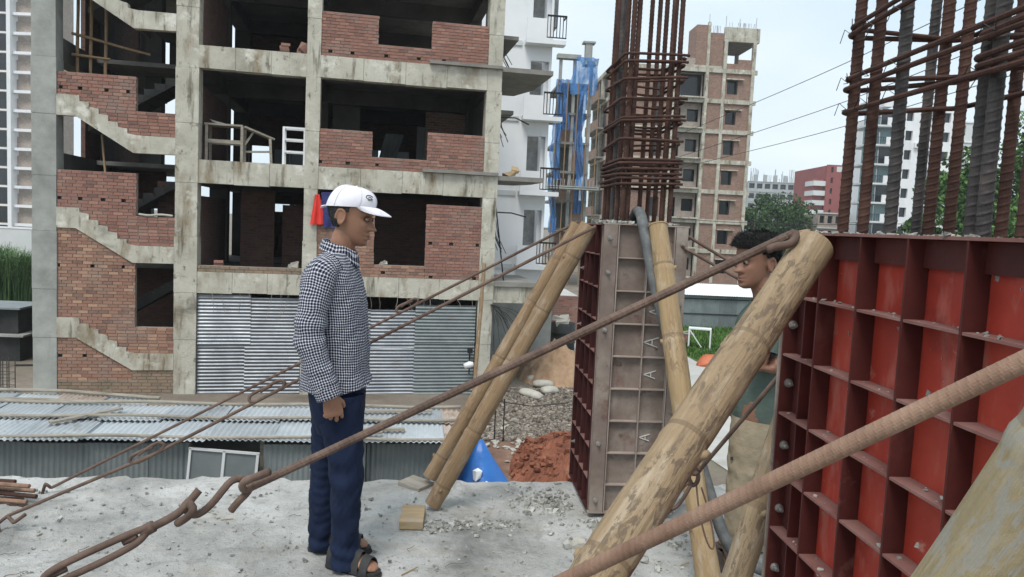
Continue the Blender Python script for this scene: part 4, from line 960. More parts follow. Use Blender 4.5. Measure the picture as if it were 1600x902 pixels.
# ================================================================ BRICK AND CONCRETE TOWER (about 78 m away)
c = at(941, 440, 78); B2 = thing('brick_tower_block', 'tall unfinished brick and concrete block with small dark windows beyond the brown column form', 'building', (c[0], c[1], GZ), .07)
WID = 14.3; F2 = 3.02; H0 = .45
cols2 = [0.0, 3.2, 6.0, 9.3, 11.05, 14.0]
for f in range(0, 7):
    z0 = H0 + F2*f; zt = z0 + F2 - .42
    MB().box(-.06, WID+.32, -.06, .3, zt, zt+.42).build('beam', M['frame'], B2)
    MB().box(-.06, .3, .31, 11.5, zt, zt+.42).build('beam', M['frame'], B2)
    for ci in range(5):
        a, b = cols2[ci]+.32, cols2[ci+1]; wo = MB()
        if ci == 4: o_ = [(a+.25, a+1.35, z0+.55, z0+1.95)]
        elif ci == 2: o_ = [(a+.25, a+.9, z0+.05, z0+2.1), (a+1.55, a+2.75, z0+.75, z0+2.0)]
        elif ci == 0: o_ = [(a+.6, a+1.7, z0+.7, z0+2.0)]
        elif ci == 1: o_ = [(a+.5, a+1.8, z0+.1, z0+2.0)]
        else: o_ = []
        rec = .0 if ci != 2 else .7
        if f == 6 and ci == 2: o_ = [(a+.05, b-.1, z0+.05, zt-.1)]
        wall_open(wo, a, b, z0, zt, .1+rec, .3+rec, o_); wo.build('brick_wall', M['far_brick' if ci != 2 else 'far_brick_grey'], B2)
        if f == 6 and ci == 2: wall_open(wi := MB(), a+.1, b, z0, zt, 1.6, 1.8, [(a+1.6,a+2.6,z0+.9,z0+2.0)]); wi.build('brick_wall', M['far_brick'], B2)
        for q in o_:
            MB().box(q[0], q[1], .62+rec, .66+rec, q[2], q[3]).build('window_back', M['glass'], B2)
            if ci == 4: MB().box(q[0]-.15, q[1]+.5, -.25, .1, q[3]+.02, q[3]+.12).build('sunshade', M['frame'], B2)
        if ci == 2 and f < 7: MB().box(a, b, -.35, .1, z0-.02, z0+.12).build('balcony_slab', M['frame'], B2)
for x in cols2: MB().box(x, x+.32, -.09, .33, 0, H0+F2*7).build('column', M['frame'], B2)
MB().box(0, WID+.3, 0, .3, 0, H0).build('plinth', M['far_brick'], B2)
for f in range(0, 7):                      # left flank
    z0 = H0 + F2*f
    for q, (a, b) in enumerate(((.6,2.8),(3.2,6.2),(6.6,11))):
        wo = MB(); n = 4
        if q == 0: wo.box(.02,.2,.34,3.0,z0,z0+2.6)
        else: wo.box(.4+.3*q,.55+.3*q,a,b,z0,z0+2.6)
        wo.build('flank_wall', M['far_brick' if q < 1 else 'interior'], B2)
        if q: MB().box(-.05,.3,b,b+.35,z0,z0+2.6).build('column', M['frame'], B2); 
        if q: MB().box(-.9,.2,a,b,z0-.15,z0+.02).build('balcony_slab', M['slab'], B2)
        if q: MB().box(-.9,-.75,a,b,z0+.02,z0+.85).build('balcony_wall', M['far_brick'], B2)
MB().box(.3, WID, 4.0, 11.5, 0, H0+F2*7-.1).build('core', M['interior'], B2)
for z in (H0+F2*k for k in range(8)): MB().box(.3, WID, .35, 4.0, z-.12, z).build('slab', M['slab'], B2)
# roof structures
zt = H0 + F2*7
MB().box(11.0, WID+.3, -.06, .3, zt+2.7, zt+4.1).build('parapet', M['frame'], B2)
for x in (11.05, 14.0): MB().box(x, x+.34, -.08, .34, zt, zt+2.7).build('column', M['frame'], B2)
MB().box(11.0, WID+.3, .3, 6, zt+2.7, zt+2.85).build('slab', M['slab'], B2)
for x in (11.05, 14.0): MB().box(x, x+.34, 5, 5.34, zt, zt+2.7).build('column', M['slab'], B2)
MB().box(11.4, 14.0, .05, .25, zt, zt+.55).build('brick_wall', M['far_brick'], B2); MB().box(12.6, 14.0, .06, .24, zt+.55, zt+1.0).build('brick_wall', M['far_brick'], B2)
MB().box(8.2, 9.3, .1, 3, zt, zt+4.2).build('stair_head', M['far_brick'], B2); MB().box(9.6, 11.0, .12, 3, zt, zt+3.5).build('stair_head', M['far_brick'], B2)
MB().box(9.3, 9.58, -.04, .3, zt, zt+4.5).build('column', M['frame'], B2); MB().box(7.0, 8.2, .1, 3, zt-.05, zt+.9).build('stair_head', M['far_brick_grey'], B2)
MB().box(7.9, 11.0, -.02, .09, zt+.02, zt+.22).build('beam', M['frame'], B2)
st = MB()
for k in range(26):
    x = 9.3 + 5*rng.random(); st.tube([(x,.1,zt+(4.1 if x > 11 else 3.5)),(x+.05*rng.normal(),.1,zt+(4.6 if x > 11 else 4.2))], .022, 4)
for x, z in ((9.4,5.3),(11.1,5.2),(14.2,5.2),(12.5,5.0)): st.tube([(x,.1,zt+3.8),(x,.1,zt+z)], .03, 4)
st.build('starter_bar', M['far_concrete'], B2, kind='stuff')

# ================================================================ BLUE NETTED BUILDING
c = at(858, 440, 66); B3 = thing('netted_building', 'half built concrete block wrapped in torn blue safety net right of the white apartments', 'building', (c[0], c[1], GZ), .1)
B3.scale = (.80, 1, 1)
for f in range(1, 8):
    z = 2.45*f; MB().box(0, 3.6, 0, 7, z-.2, z).build('slab', M['slab'], B3)
    for x in (0, 1.5, 3.3): MB().box(x, x+.3, .1, .45, z, z+2.25 if f < 7 else z+2.0).build('column', M['frame_grey'], B3)
    if f < 7: MB().box(.35, 3.3, 2.5, 2.7, z, z+2.2).build('back_wall', M['far_brick' if f % 2 else 'interior'], B3)
    if f in (2,4): MB().box(1.85, 3.28, .2, .4, z, z+2.2).build('brick_wall', M['far_brick'], B3)
MB().box(0,.3,.1,.45,0,2.55).build('column', M['frame_grey'], B3); MB().box(3.3,3.6,.1,.45,0,2.55).build('column', M['frame_grey'], B3)
MB().box(-.3,2.2,-.2,.6,7*2.45+2.0,7*2.45+2.35).build('roof_beam', M['frame_grey'], B3); MB().box(2.6,3.9,-.2,1,7*2.45+1.6,7*2.45+1.9).build('roof_beam', M['frame_grey'], B3)
MB().box(2.7,3.4,0,.7,7*2.45+1.9,7*2.45+3.4).build('stair_head', M['frame_grey'], B3); MB().box(2.4,3.7,-.1,.8,7*2.45+3.4,7*2.45+3.55).build('roof_slab', M['frame_grey'], B3)
def net(u0, u1, z0, z1, v, seed):
    mb = MB(); n, m = 16, 30; rs = []
    for j in range(m+1):
        z = z0 + (z1-z0)*j/m; rs.append([(u0 + (u1-u0)*i/n + .25*math.sin(z*.7+seed)+.12*math.sin(z*2.1+i), v - .15 - .18*math.sin(i*.9+z*.5+seed) - .1*math.sin(i*2.3+z), z) for i in range(n+1)])
    mb.rings(rs, cap=False, closed=False); mb.build('safety_net', M['net'], B3, smooth=True)
net(-.1, 1.25, 13.2, 17.4, 0, 0); net(1.2, 3.9, 16.2, 19.3, -.1, 1); net(2.0, 3.0, 6.2, 16.5, -.1, 2); net(-.4, .6, 9.0, 14.6, -.2, 3); net(-.6, .0, 4.5, 9.2, -.2, 4)
for x in (-.3, .8, 1.9, 3.0, 4.1):
    MB().tube([(x,-.5,0),(x+.1,-.5,17.2)], .06, 6).build('scaffold_post', M['bamboo_brown'], B3)
for z in (8.2, 8.35): MB().box(-.8, 4.4, -1.8, -.2, z, z+.1).build('platform', M['frame_grey'], B3)
mb = MB()
for k in range(14): mb.tube([(-.8+.38*k,-1.8,8.4),(-.75+.38*k,-1.8,9.0)], .03, 4)
mb.build('platform_edge', M['far_concrete'], B3)

# ================================================================ FAR BUILDINGS
def block(name, label, px0, px1, ytop, Y, depth, m, floors, rz=0.0, nwin=3, slabm=None, balc=False, winm='glass', wfrac=.55, x0=None):
    a = at(px0, 372, Y); b = at(px1, 372, Y); wd = b[0]-a[0]; H = at((px0+px1)/2, ytop, Y)[2] - GZ; fh = H/floors
    t = thing(name, label, 'building', (a[0], a[1], GZ), rz); ops = []
    for f in range(floors):
        for k in range(nwin):
            cx = wd*(k+.5)/nwin; ww = wd/nwin*wfrac/2; ops.append((cx-ww, cx+ww, f*fh+fh*.28, f*fh+fh*.78))
    wall_open(mb := MB(), 0, wd, 0, H, 0, .4, ops); mb.build('wall', m, t)
    MB().box(.05, wd-.05, .75, depth, 0, H-.2).build('core', M['dark'] if False else m, t)
    pm = MB().box(-.5,.5,-.02,.02,-.5,.5).mesh('window', M[winm])
    for q in ops: sharemesh('window', pm, t, ((q[0]+q[1])/2, .45, (q[2]+q[3])/2), (0,0,0), (q[1]-q[0]+.1, 1, q[3]-q[2]+.1))
    if slabm:
        for f in range(1, floors+1): MB().box(-.1, wd+.1, -(.9 if balc else .15), -.004, f*fh-.2, f*fh).build('slab_band', slabm, t)
    if balc:
        for f in range(1, floors):
            for k in range(nwin):
                if (k+f) % 2 == 0 or nwin < 3: 
                    x = wd*k/nwin; MB().box(x+.1, x+wd/nwin-.1, -.88, -.78, f*fh, f*fh+fh*.33).build('balcony_wall', slabm, t)
    return t, wd, H, fh
t, wd, H, fh = block('apartment_building', 'dark red rendered building with three small windows beside the far trees', 1284, 1334, 258, 190, 22, M['red_render'], 9, 0, 3, wfrac=.22)
MB().box(wd*.3, wd*.62, -.05, -.004, H-1.7, H-.4).build('roof_opening', M['offwhite'], t)
lw = MB()
for f in range(8):
    MB().box(-2.9, -.02, .2, 6, f*fh*.92+1.4, f*fh*.92+2.6).build('balcony_band', M['offwhite'], t)
MB().box(-2.7, -.03, 1.2, 8, 0, H*.85).build('stair_wing', M['red_render'], t)
t, wd, H, fh = block('unfinished_building', 'low unfinished brick and concrete row below the dark red building', 1276, 1338, 333, 120, 12, M['far_brick_grey'], 4, 0, 5, M['offwhite'], wfrac=.6)
t, wd, H, fh = block('unfinished_building', 'far grey unfinished concrete frame with roof bars above the round tree', 1163, 1236, 284, 260, 20, M['far_concrete'], 7, 0, 6, M['far_concrete'], wfrac=.72)
mb = MB()
for k in range(28): x = wd*rng.random(); hh = rng.uniform(1,4.5); mb.tube([(x,.4,H),(x+.1*rng.normal(),.4,H+hh)], .10, 4)
for x in (2, 5.2, 8.6, 12): mb.box(x, x+1.1, 0, 1, H, H+2.2)
mb.build('starter_bar', M['far_concrete'], t, kind='stuff')
block('apartment_building', 'pale bluish distant block left of the dark red building', 1236, 1266, 302, 330, 20, M['pale_blue'], 9, 0, 4, M['offwhite'], winm='glass')
block('apartment_building', 'pale low distant block peeping above the dark tree beside the pale bluish block', 1222, 1250, 312, 300, 20, M['offwhite'], 8, 0, 3)
# white balconied block behind the right cage
t, wd, H, fh = block('apartment_building', 'white balconied apartment block seen between the rebars above the red form', 1392, 1478, 168, 106, 16, M['white'], 9, 0, 3, None, False, 'glass', .38)
t2 = t
for k, f in enumerate(range(1, 9)):                      # stepped balcony bays on its left
    z = f*fh
    MB().box(-4.6, -.05, -.6, 5, z-.25, z).build('balcony_slab', M['offwhite'], t)
    MB().box(-4.5, -2.4, .9, 1.1, z, z+fh-.3).build('balcony_glass', M['glass_teal'], t)
    MB().box(-2.0, -.3, -.55, -.4, z, z+1.0).build('balcony_wall', M['white'], t); MB().box(-2.3, -.05, .6, .8, z+.02, z+fh-.3).build('window', M['glass_teal' if f % 2 else 'glass'], t)
    if f < 8: MB().box(-4.6, -4.35, -.5, .2, z, z+fh-.25).build('pillar', M['white'], t)
    rl = MB(); rl.box(-4.6,-2.1,-.58,-.54,z+.9,z+.96)
    for q in np.linspace(-4.55,-2.15,9): rl.box(q-.02,q+.02,-.58,-.55,z,z+.9)
    rl.build('railing', M['black'], t)
MB().box(-4.5,-3.6,0,3,9*fh-.3,9*fh+.6).build('roof_hut', M['offwhite'], t); MB().box(-2.2,-.9,.5,3,9*fh,9*fh+1.0).build('roof_hut', M['white'], t)
ac = MB().box(2.0,2.9,-.4,-.004,6.9*fh,6.9*fh+.7).build('air_conditioner', M['white'], t); mb = MB(); mb.rings([[(2.45+.26*math.cos(a), y, 6.9*fh+.35+.26*math.sin(a)) for a in np.linspace(0,2*PI,16,endpoint=False)] for y in (-.405,-.43)]); mb.build('fan_grille', M['dark'], ac)
block('apartment_building', 'pale grey blue block right of the white balconied block behind the trees', 1478, 1540, 190, 118, 14, M['offwhite'], 8, 0, 3, M['white'], False, 'glass_teal', .5)
# tall block at the far left
t, wd, H, fh = block('apartment_building', 'tall unfinished beige and white block at the left edge behind the grey column', -70, 16, -200, 96, 14, M['far_brick_grey'], 19, -.0, 2, M['white'], False, 'glass', .45)
for f in range(19): MB().box(wd-1.3, wd-.1, -.03, .0, f*fh+.1, f*fh+fh-.3).build('window', M['glass'], t)
MB().box(wd+.02, wd+.5, -.5, 1, 0, H).build('pillar', M['white'], t)
for f in range(19): MB().box(wd+.52, wd+3.0, -.1, .6, f*fh-.3, f*fh+.05).build('balcony_slab', M['white'], t); MB().box(wd+.52, wd+2.8, .7, 1.4, f*fh+.05, f*fh+fh*.62).build('balcony_back', M['far_brick_grey'], t)
t = thing('boundary_wall', 'low beige boundary wall behind the reeds at the left edge', 'wall', (at(0,360,70)[0], 70, GZ)); MB().box(-6,3.2,0,.25,0,2.6).build('wall', M['offwhite'], t); MB().box(-6,3.3,-.05,.3,2.6,2.75).build('coping', M['white'], t)

# ================================================================ TIN HUT, TABLE AND HEAPS ON THE LAWN
a = gz(1066, 512, GZ); t = thing('tin_hut', 'low blue grey tin hut with a white roof on the lawn', 'hut', (a[0], a[1], GZ), .06)
for i in range(7): mb = MB(); corrugated(mb, (.02+.95*i,0,0), (.98,0,0), (0,0,1.75), .12, .012, (0,-1,0), 4, 0, i); mb.build('wall_sheet', M['tin_wall'], t, smooth=True)
for z in (.75,1.55): MB().box(0,6.8,-.05,-.015,z,z+.05).build('rail', M['dark'], t)
mb = MB(); corrugated(mb, (0,.02,0), (-.55,2.6,0), (0,0,1.9), .12, .012, (-1,0,0), 4); mb.build('end_wall', M['white'], t, smooth=True)
for i in range(7): mb = MB(); corrugated(mb, (-.3+1.02*i,-.25,1.78), (1.06,0,0), (-.3,2.9,.42), .12, .014, (0,0,1), 4, 0, i); mb.build('roof_sheet', M['white'], t, smooth=True)
MB().box(0,6.8,2.5,2.6,0,1.9).build('back_wall', M['tin_wall'], t)
a = gz(1092, 545, GZ); t = thing('steel_table', 'white angle iron table frame standing on the grass before the tin hut', 'table', (a[0],a[1],GZ), -.25)
MB().box(-.48,.48,-.3,.3,.86,.91).build('tabletop', M['white'], t)
for x in (-.45,.45):
    for y in (-.27,.27): MB().box(x-.03,x+.03,y-.03,y+.03,0,.86).build('leg', M['white'], t)
MB().bar((-.45,-.27,.86),(.1,-.27,.1),.04,.04).build('brace', M['white'], t)
a = gz(1064, 540, GZ); t = thing('brick_stack', 'low dark stack of bricks and poles on the grass left of the white table frame', 'brick stack', (a[0],a[1],GZ), .2)
me = MB().box(-.12,.12,-.055,.055,0,.07).mesh('brick', M['brick'])
for k in range(36): sharemesh('brick', me, t, (-.3+.26*(k % 3), .13*((k//3) % 2), .073*(k//6)), (0,0,.06*rng.normal()))
MB().tube([(-.6,-.1,.5),(.5,.2,.62)], .05, 7).build('pole', M['wood_grey'], t); MB().tube([(-.5,.1,.55),(.6,0,.5)], .05, 7).build('pole', M['wood_grey'], t)
a = gz(1110, 572, GZ); mb = MB(); n = 22
rs = [[((.62*s+.02)*math.cos(q)*(1+.2*math.sin(3*q+s*2)), (.4*s+.02)*math.sin(q), .42*(1-s**2)+.06*math.sin(5*q+s*5)*s+.02) for q in np.linspace(0,2*PI,n,endpoint=False)] for s in np.linspace(1,0,9)]
mb.rings(rs); o = mb.build('folded_tarp', M['orange_cloth'], loc=(a[0],a[1],GZ), smooth=True); tag(o, 'crumpled orange red tarp lying beside the road below the white table frame', 'tarp')

# ================================================================ OVERHEAD WIRES
for k, (pts, lab) in enumerate((((((1640,-45,18),(1520,4,24),(1280,119,45),(1050,215,78)), 'highest overhead cable crossing the sky to the brick block')),
        ((((1640,30,20),(1457,106,30),(1280,175,48),(1040,252,78)), 'middle overhead cable crossing the sky to the brick block')),
        ((((1640,100,22),(1410,169,36),(1280,210,50),(1040,268,78)), 'lowest of the three sloping overhead cables')),
        ((((1640,345,60),(1330,352,66),(1160,349,72),(1060,342,77)), 'level dark cable low across the trees behind the second man')))):
    W = [at(*q) for q in pts]; mb = MB(); o = thing('overhead_cable', lab, 'cable', W[0], 0, 'overhead cables')
    mb.tube(smoothpath(W, 2) - W[0], [.010 + .00013*np.linalg.norm(p - CAM)*1.6 for p in smoothpath(W, 2)], 5); mb.build('cable', M['wire'], o)

# ================================================================ STEEL FORMS
def rebar(mb, pts, r, pitch=None, seg=9, h=.10, step=None, up=None):
    """ribbed bar along a path"""
    pitch = pitch or r*1.5; step = step or pitch/5
    P = resample(pts, step)
    def mod(L, th):
        lug = np.maximum(0, np.cos(2*PI*(L/pitch) + 1.7*np.sin(th)))**2
        long = np.exp(-((np.cos(th))/.25)**2)
        return 1 + h*np.maximum(lug, .6*long) - .4*h
    mb.tube(P, r, seg, True, 0.0, mod); return mb
def steel_panel(root, name, skin, rib, loc, rz, W, top, bot, xs, zs, dp=.05, hrib=None, flange=None, bolts=(), extra=None, th=.006, smat=None):
    """face plate at y=dp with ribs standing out to y=0 (the outer side is -y)"""
    mb = MB(); mb.box(0, W, dp, dp+th, bot, top); p = mb.build(name, skin, root, loc=loc); p.rotation_euler = (0, 0, rz)
    hx = th/2
    xs2 = sorted(xs)
    for x in xs2: MB().box(x-hx, x+hx, 0, dp-.001, bot+.002, top-.008).build('rib', rib, p)
    for z in zs:
        for a, b in zip(xs2[:-1], xs2[1:]): MB().box(a+hx+.001, b-hx-.001, .0015, dp-.001, z-hx, z+hx).build('rib', hrib or rib, p)
    MB().box(-hx, W+hx, -.001, dp-.001, top-.007, top).build('top_flange', hrib or rib, p)
    MB().box(-hx, W+hx, -.001, dp-.001, bot-.006, bot).build('bottom_flange', rib, p)
    return p
def bolt(parent, loc, axis, s=1.0, name='bolt'):
    ax = np.array(axis, float); u = np.array([0,0,1.]); v = np.cross(ax, u); loc = np.array(loc, float); mb = MB()
    def disc(r, a, b, n):
        mb.rings([[loc + ax*t + r*(math.cos(q)*u + math.sin(q)*v) for q in np.linspace(0, 2*PI, n, endpoint=False)] for t in (a, b)])
    s *= .72; disc(.017*s, 0, .004*s, 14); disc(.0125*s, .004*s, .016*s, 6); disc(.007*s, .016*s, .032*s, 8)
    return mb.build(name, M['bolt'], parent)
# ---- brown column form in the middle
FA = math.radians(5); F1 = thing('column_formwork', 'tall brown steel column form with ribbed panels at the deck edge', 'formwork', (.478, 4.14, .005), FA)
TOP, CW, CD = 1.63, .47, .66
ZR = [1.445-.18*k for k in range(8)]
pf = steel_panel(F1, 'front_panel', M['brown_steel'], M['pale_rib'], (0,0,0), 0, CW, TOP, .03, [.085,.25,.395], ZR, .034)
for a, b in ((0.003,.078),(.402,.467)): MB().box(a, b, .0, .012, .03, TOP-.008).build('corner_strip', M['brown_steel'], pf)
for z in (1.55,1.365,1.05,.42,.10): bolt(pf, (.035,-.001,z), (0,-1,0), 1.15)
for z in (1.53,1.2,.6): bolt(pf, (.44,-.001,z), (0,-1,0), 1.0)
pl = steel_panel(F1, 'side_panel', M['shaded_maroon'], M['shaded_maroon'], (-.002,CD,0), -PI/2, CD-.06, TOP-.004, .03, [.003,.15,.30,.45,.597], [z+.01 for z in ZR], .05, M['skylit_rib'])
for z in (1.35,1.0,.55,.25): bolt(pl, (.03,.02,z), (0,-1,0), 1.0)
steel_panel(F1, 'back_panel', M['brown_steel'], M['brown_steel'], (CW,CD+.06,0), PI, CW, TOP, .03, [.01,.23,.46], ZR)
steel_panel(F1, 'side_panel', M['brown_steel'], M['brown_steel'], (CW+.002,.03,0), PI/2, CD-.02, TOP-.003, .03, [.01,.16,.31,.46,.61], ZR)
def chalk(x, z, s, fl=1):
    for (a, b) in (((.0,.0),(.085,.028)),((.0,.0),(.08,-.026)),((.048,.016),(.05,-.016))):
        MB().bar((x+a[0]*s*fl, .0315, z+a[1]*s), (x+b[0]*s*fl, .0315, z+b[1]*s), .004, .006, (0,1,0)).build('chalk_mark', M['chalk'], pf)
chalk(.285, 1.155, .8); chalk(.262, .985, 1.0); chalk(.275, .805, .8); chalk(.27, .45, .7)
# rough mortar at the top edge and foot
mb = MB()
for k in range(70): mb.lump((rng.uniform(-.06,.42), rng.uniform(0.0,.07), TOP+.006), (rng.uniform(.006,.02), rng.uniform(.005,.015), rng.uniform(.004,.014)), rng.uniform(.01,.99))
mb.build('spilt_mortar', M['rubble'], F1, kind='stuff')
# ---- rebar cage of the middle column
G1 = thing('rebar_cage', 'tall rusty rebar cage rising out of the brown steel column form', 'rebar cage', (.478, 4.14, .03), FA)
x0, x1, y0, y1 = .118, .388, .11, .60
pos = [(x0,y0),(x0,.23),(x0,.35),(x0,.47),(x0,y1),(x1,y0),(x1,.27),(x1,.43),(x1,y1),(.335,y1),(.150,.13),(.165,y1),(x1-.04,y0+.02)]
for k, (x, y) in enumerate(pos):
    mb = MB(); lean = .010*rng.normal(); rebar(mb, [(x,y,.1),(x+lean*.3+.0,y,1.6),(x+lean+.012,y+.01,3.55)], .0145, .025, 8, .12, .0058)
    mb.build('bar', M['rebar_dark' if k in (2,11) else 'rebar'], G1)
def stirrup(x0, x1, y0, y1, z, r, zt=(0,0,0,0), hook=True):
    c = .03; pts = []
    for (cx, cy, a0, dz) in ((x1-c, y0+c, -90, zt[0]), (x1-c, y1-c, 0, zt[1]), (x0+c, y1-c, 90, zt[2]), (x0+c, y0+c, 180, zt[3])):
        for q in (0, 30, 60, 90): t = math.radians(a0+q); pts.append((cx+c*math.cos(t), cy+c*math.sin(t), z+dz))
    pts.append((pts[0][0]+.0, pts[0][1], pts[0][2]+2.2*r)); pts.append((pts[0][0]+.045, pts[0][1]+.01, pts[0][2]+2.2*r))
    return pts
for z in (2.53,2.42,2.31,2.195,2.08,1.965,1.915,1.865):
    for dup in ((0,), (0, .017))[z in (2.53,2.195,1.965,1.915,1.865)]:
        t = [rng.normal()*.008 for _ in range(4)]; pts = stirrup(x0-.028+.004*rng.normal(), x1+.028+.01*abs(rng.normal()), y0-.028, y1+.028, z-.03+dup+.006*rng.normal(), .0075, t)
        mb = MB(); mb.tube(resample(pts, .03), .0078, 7); mb.build('tie', M['rebar'], G1, smooth=True)
        if z > 1.95:
            pts = stirrup(x0-.02, x1+.02, .26, .46, z+.02-.03, .007, t); mb = MB(); mb.tube(resample(pts, .03), .007, 6); mb.build('tie', M['rebar'], G1, smooth=True)
for k in range(26):
    z = [2.50,2.28,2.165,2.05,1.935,1.885][k % 6]; x, y = pos[[0,5,4,1,3,12][rng.integers(6)]]
    mb = MB(); a = rng.uniform(0,6); mb.tube([(x-.03*math.cos(a),y-.03*math.sin(a)-.01,z-.02),(x,y-.03,z+.01),(x+.03*math.cos(a),y-.025,z+.02),(x+.05*math.cos(a),y-.05,z+.05*rng.random())], .0013, 4); mb.build('binding_wire', M['wire'], G1)

# ---- big red form on the right
dv = ray(717, hor(717)); dv = dv[:2]/np.linalg.norm(dv[:2]); nv = np.array([dv[1], -dv[0]]); LAT = .95
o2 = CAM[:2] + dv*2.15 + nv*LAT; RZ2 = math.atan2(-dv[1], -dv[0])
F2_ = thing('column_formwork', 'big red steel column form with deep ribbed cells filling the right foreground', 'formwork', (o2[0], o2[1], .005), RZ2)
TP2, W2 = 1.612, 1.55; XS = [.003+.193*k for k in range(9)]; ZS = [1.43-.172*k for k in range(9)]
pr = steel_panel(F2_, 'long_panel', M['red_steel'], M['red_rib'], (0,0,0), 0, W2, TP2, .03, XS, ZS, .05, M['skylit_rib'])
for k in range(8): MB().box(XS[k]+.004, XS[k+1]-.004, .036, .0495, TP2-.068, TP2-.009).build('edge_strip', M['red_rib'], pr)
MB().box(.085,.091,.018,.049,.032,TP2-.009).build('rib', M['red_rib'], pr)
MB().box(.007,.0845,.040,.0495,.032,TP2-.07).build('edge_strip', M['red_rib'], pr)
MB().box(-.014,-.003,-.004,.06,.03,TP2-.003).build('end_flange', M['brown_steel'], pr)
for z in (1.345,1.174,.99,.80,.62,.42): bolt(pr, (.007,.024,z), (1,0,0), 1.05)
steel_panel(F2_, 'end_panel', M['red_steel'], M['red_rib'], (-.016,.56,0), -PI/2, .49, TP2-.002, .03, [.003,.16,.32,.485], ZS, .05)
steel_panel(F2_, 'long_panel', M['red_steel'], M['red_rib'], (W2,.62,0), PI, W2, TP2, .03, XS, ZS, .05)
steel_panel(F2_, 'end_panel', M['red_steel'], M['red_rib'], (W2+.02,.06,0), PI/2, .49, TP2-.002, .03, [.003,.16,.32,.485], ZS, .05)
mb = MB(); xs_ = np.r_[XS]
for k in range(420):                       # cement crumbs stuck on the ledges and faces
    zz = ZS[rng.integers(9)]; i = rng.integers(8); r = .0012 + .005*rng.random()**3
    if k % 3: mb.lump((rng.uniform(XS[i]+.01, XS[i+1]-.01), rng.uniform(.008,.045), zz+.003+r*.3), (r*1.6,r*1.2,r*.6), rng.uniform(.01,.99))
    else: mb.lump((rng.uniform(XS[i]+.01, XS[i+1]-.01), .0495, zz+rng.uniform(.01,.15)), (r*1.2,r*.35,r*1.4), rng.uniform(.01,.99))
for k in range(160):
    r = .0015 + .006*rng.random()**3; mb.lump((rng.uniform(0,W2), rng.uniform(.0,.05), TP2+r*.2), (r*1.6,r*1.2,r*.6), rng.uniform(.01,.99))
mb.build('spilt_mortar', M['rubble'], F2_, kind='stuff')
G2 = thing('rebar_cage', 'thick rusty rebar cage standing out of the big red form at top right', 'rebar cage', (o2[0], o2[1], .03), RZ2)
def loc2(px, lat): return (2.15 - 1200.*lat/(px-717), lat - LAT)
LN, LF = 1.085, 1.36
bars = [(1333,LN,.0155,'rebar'),(1366,LN,.015,'rebar'),(1412,LN,.0155,'rebar_dark'),(1549,LN+.02,.0155,'rebar_dark'),(1569,LN,.0155,'rebar_dark'),
        (1455,LF,.0145,'rebar_dark'),(1476,LF,.0165,'rebar'),(1511,LF,.0155,'rebar'),(1640,LN,.0155,'rebar'),(1720,LN,.0155,'rebar'),(1600,LF+.05,.0155,'rebar')]
for k, (px, lat, r, m) in enumerate(bars):
    x, y = loc2(px, lat); ln = .008*rng.normal(); mb = MB()
    rebar(mb, [(x,y,.8),(x,y,1.6),(x+ln,y+.006,2.75)], r, .021, 16, .10, .0034); mb.build('bar', M[m], G2)
for (x, y) in ((1.40,.135),(1.40,.41),(1.10,.135),(1.08,.41),(1.24,.41)):
    mb = MB(); rebar(mb, [(x,y,.8),(x,y,1.6),(x,y+.006,2.75)], .0155, .021, 12, .10, .0040); mb.build('bar', M['rebar'], G2)
def tie2(xa, xb, z, r, tilt=(0,0,0,0), far=.03, m='rebar'):
    t = (tilt[0], far+tilt[1], far+tilt[2], tilt[3])
    pts = stirrup(xa, xb, LN-LAT-.027, LF-LAT+.03, z-.03, r, t); mb = MB(); rebar(mb, resample(pts, .012), r*.82, .012, 8, .07, .0032); mb.build('tie', M[m], G2)
tie2(.02, 1.45, 1.955, .0085, (-.02,0,0,0)); tie2(.015, 1.40, 2.018, .0085, (0,.01,.01,.0)); tie2(.025, 1.46, 2.042, .0085, (.01,.0,.0,.003)); pass
tie2(.02, 1.44, 2.165, .0085, (.05,.03,-.02,.0)); tie2(.03, 1.44, 2.185, .008, (.06,.05,-.01,.0), .0)
tie2(.575, 1.50, 1.972, .0085, (-.02,0,0,.0)); tie2(.57, 1.48, 1.99, .0085, (.0,0,0,0)); tie2(.58,1.5,2.035,.0085,(.02,0,0,.0))
for k in range(26):
    bx = bars[[0,1,2,3,4,6][k % 6]]; x, y = loc2(bx[0], bx[1]); z = [1.93,2.0,2.13][rng.integers(3)]; a = rng.uniform(-1,1)
    mb = MB(); mb.tube([(x-.03,y-.036,z-.01),(x,y-.04,z+.02),(x+.03,y-.034,z+.0),(x+.04+.02*a,y-.05,z+.04*a)], .0011, 4); mb.build('binding_wire', M['wire'], G2)

# ================================================================ BAMBOO PROPS
def toz0(a, b, z=0.0):                   # run the line a->b on until height z
    a = np.array(a); b = np.array(b); t = (z - a[2])/(b[2]-a[2]); return a + (b-a)*t
bamboo('bamboo_prop', [gz(672,754,.03)+[0,0,.03], at(903,352,4.72)], .045, .045, 'bamboo_brown', 'farther bamboo prop leaning from a grey plank to the brown column form', 'bamboo prop', .36, 'bamboo props beside the brown form', 11, start=.12)
bamboo('bamboo_prop', [gz(676,796,.0)+[0,0,.03], at(921,353,4.24)], .048, .047, 'bamboo_brown', 'nearer bamboo prop leaning from a yellow wood block to the brown column form', 'bamboo prop', .37, 'bamboo props beside the brown form', 12, start=.1)
a = at(1268,384,1.93); b = at(942,893,1.42)
bamboo('bamboo_prop', [toz0(a, b, .02), a], .049, .050, 'bamboo', 'thick blotched yellow bamboo prop leaning up to the left corner of the red form', 'bamboo prop', .33, None, 13, 24, start=.3)
a = at(1236,650,2.46); b = at(1157,882,2.40)
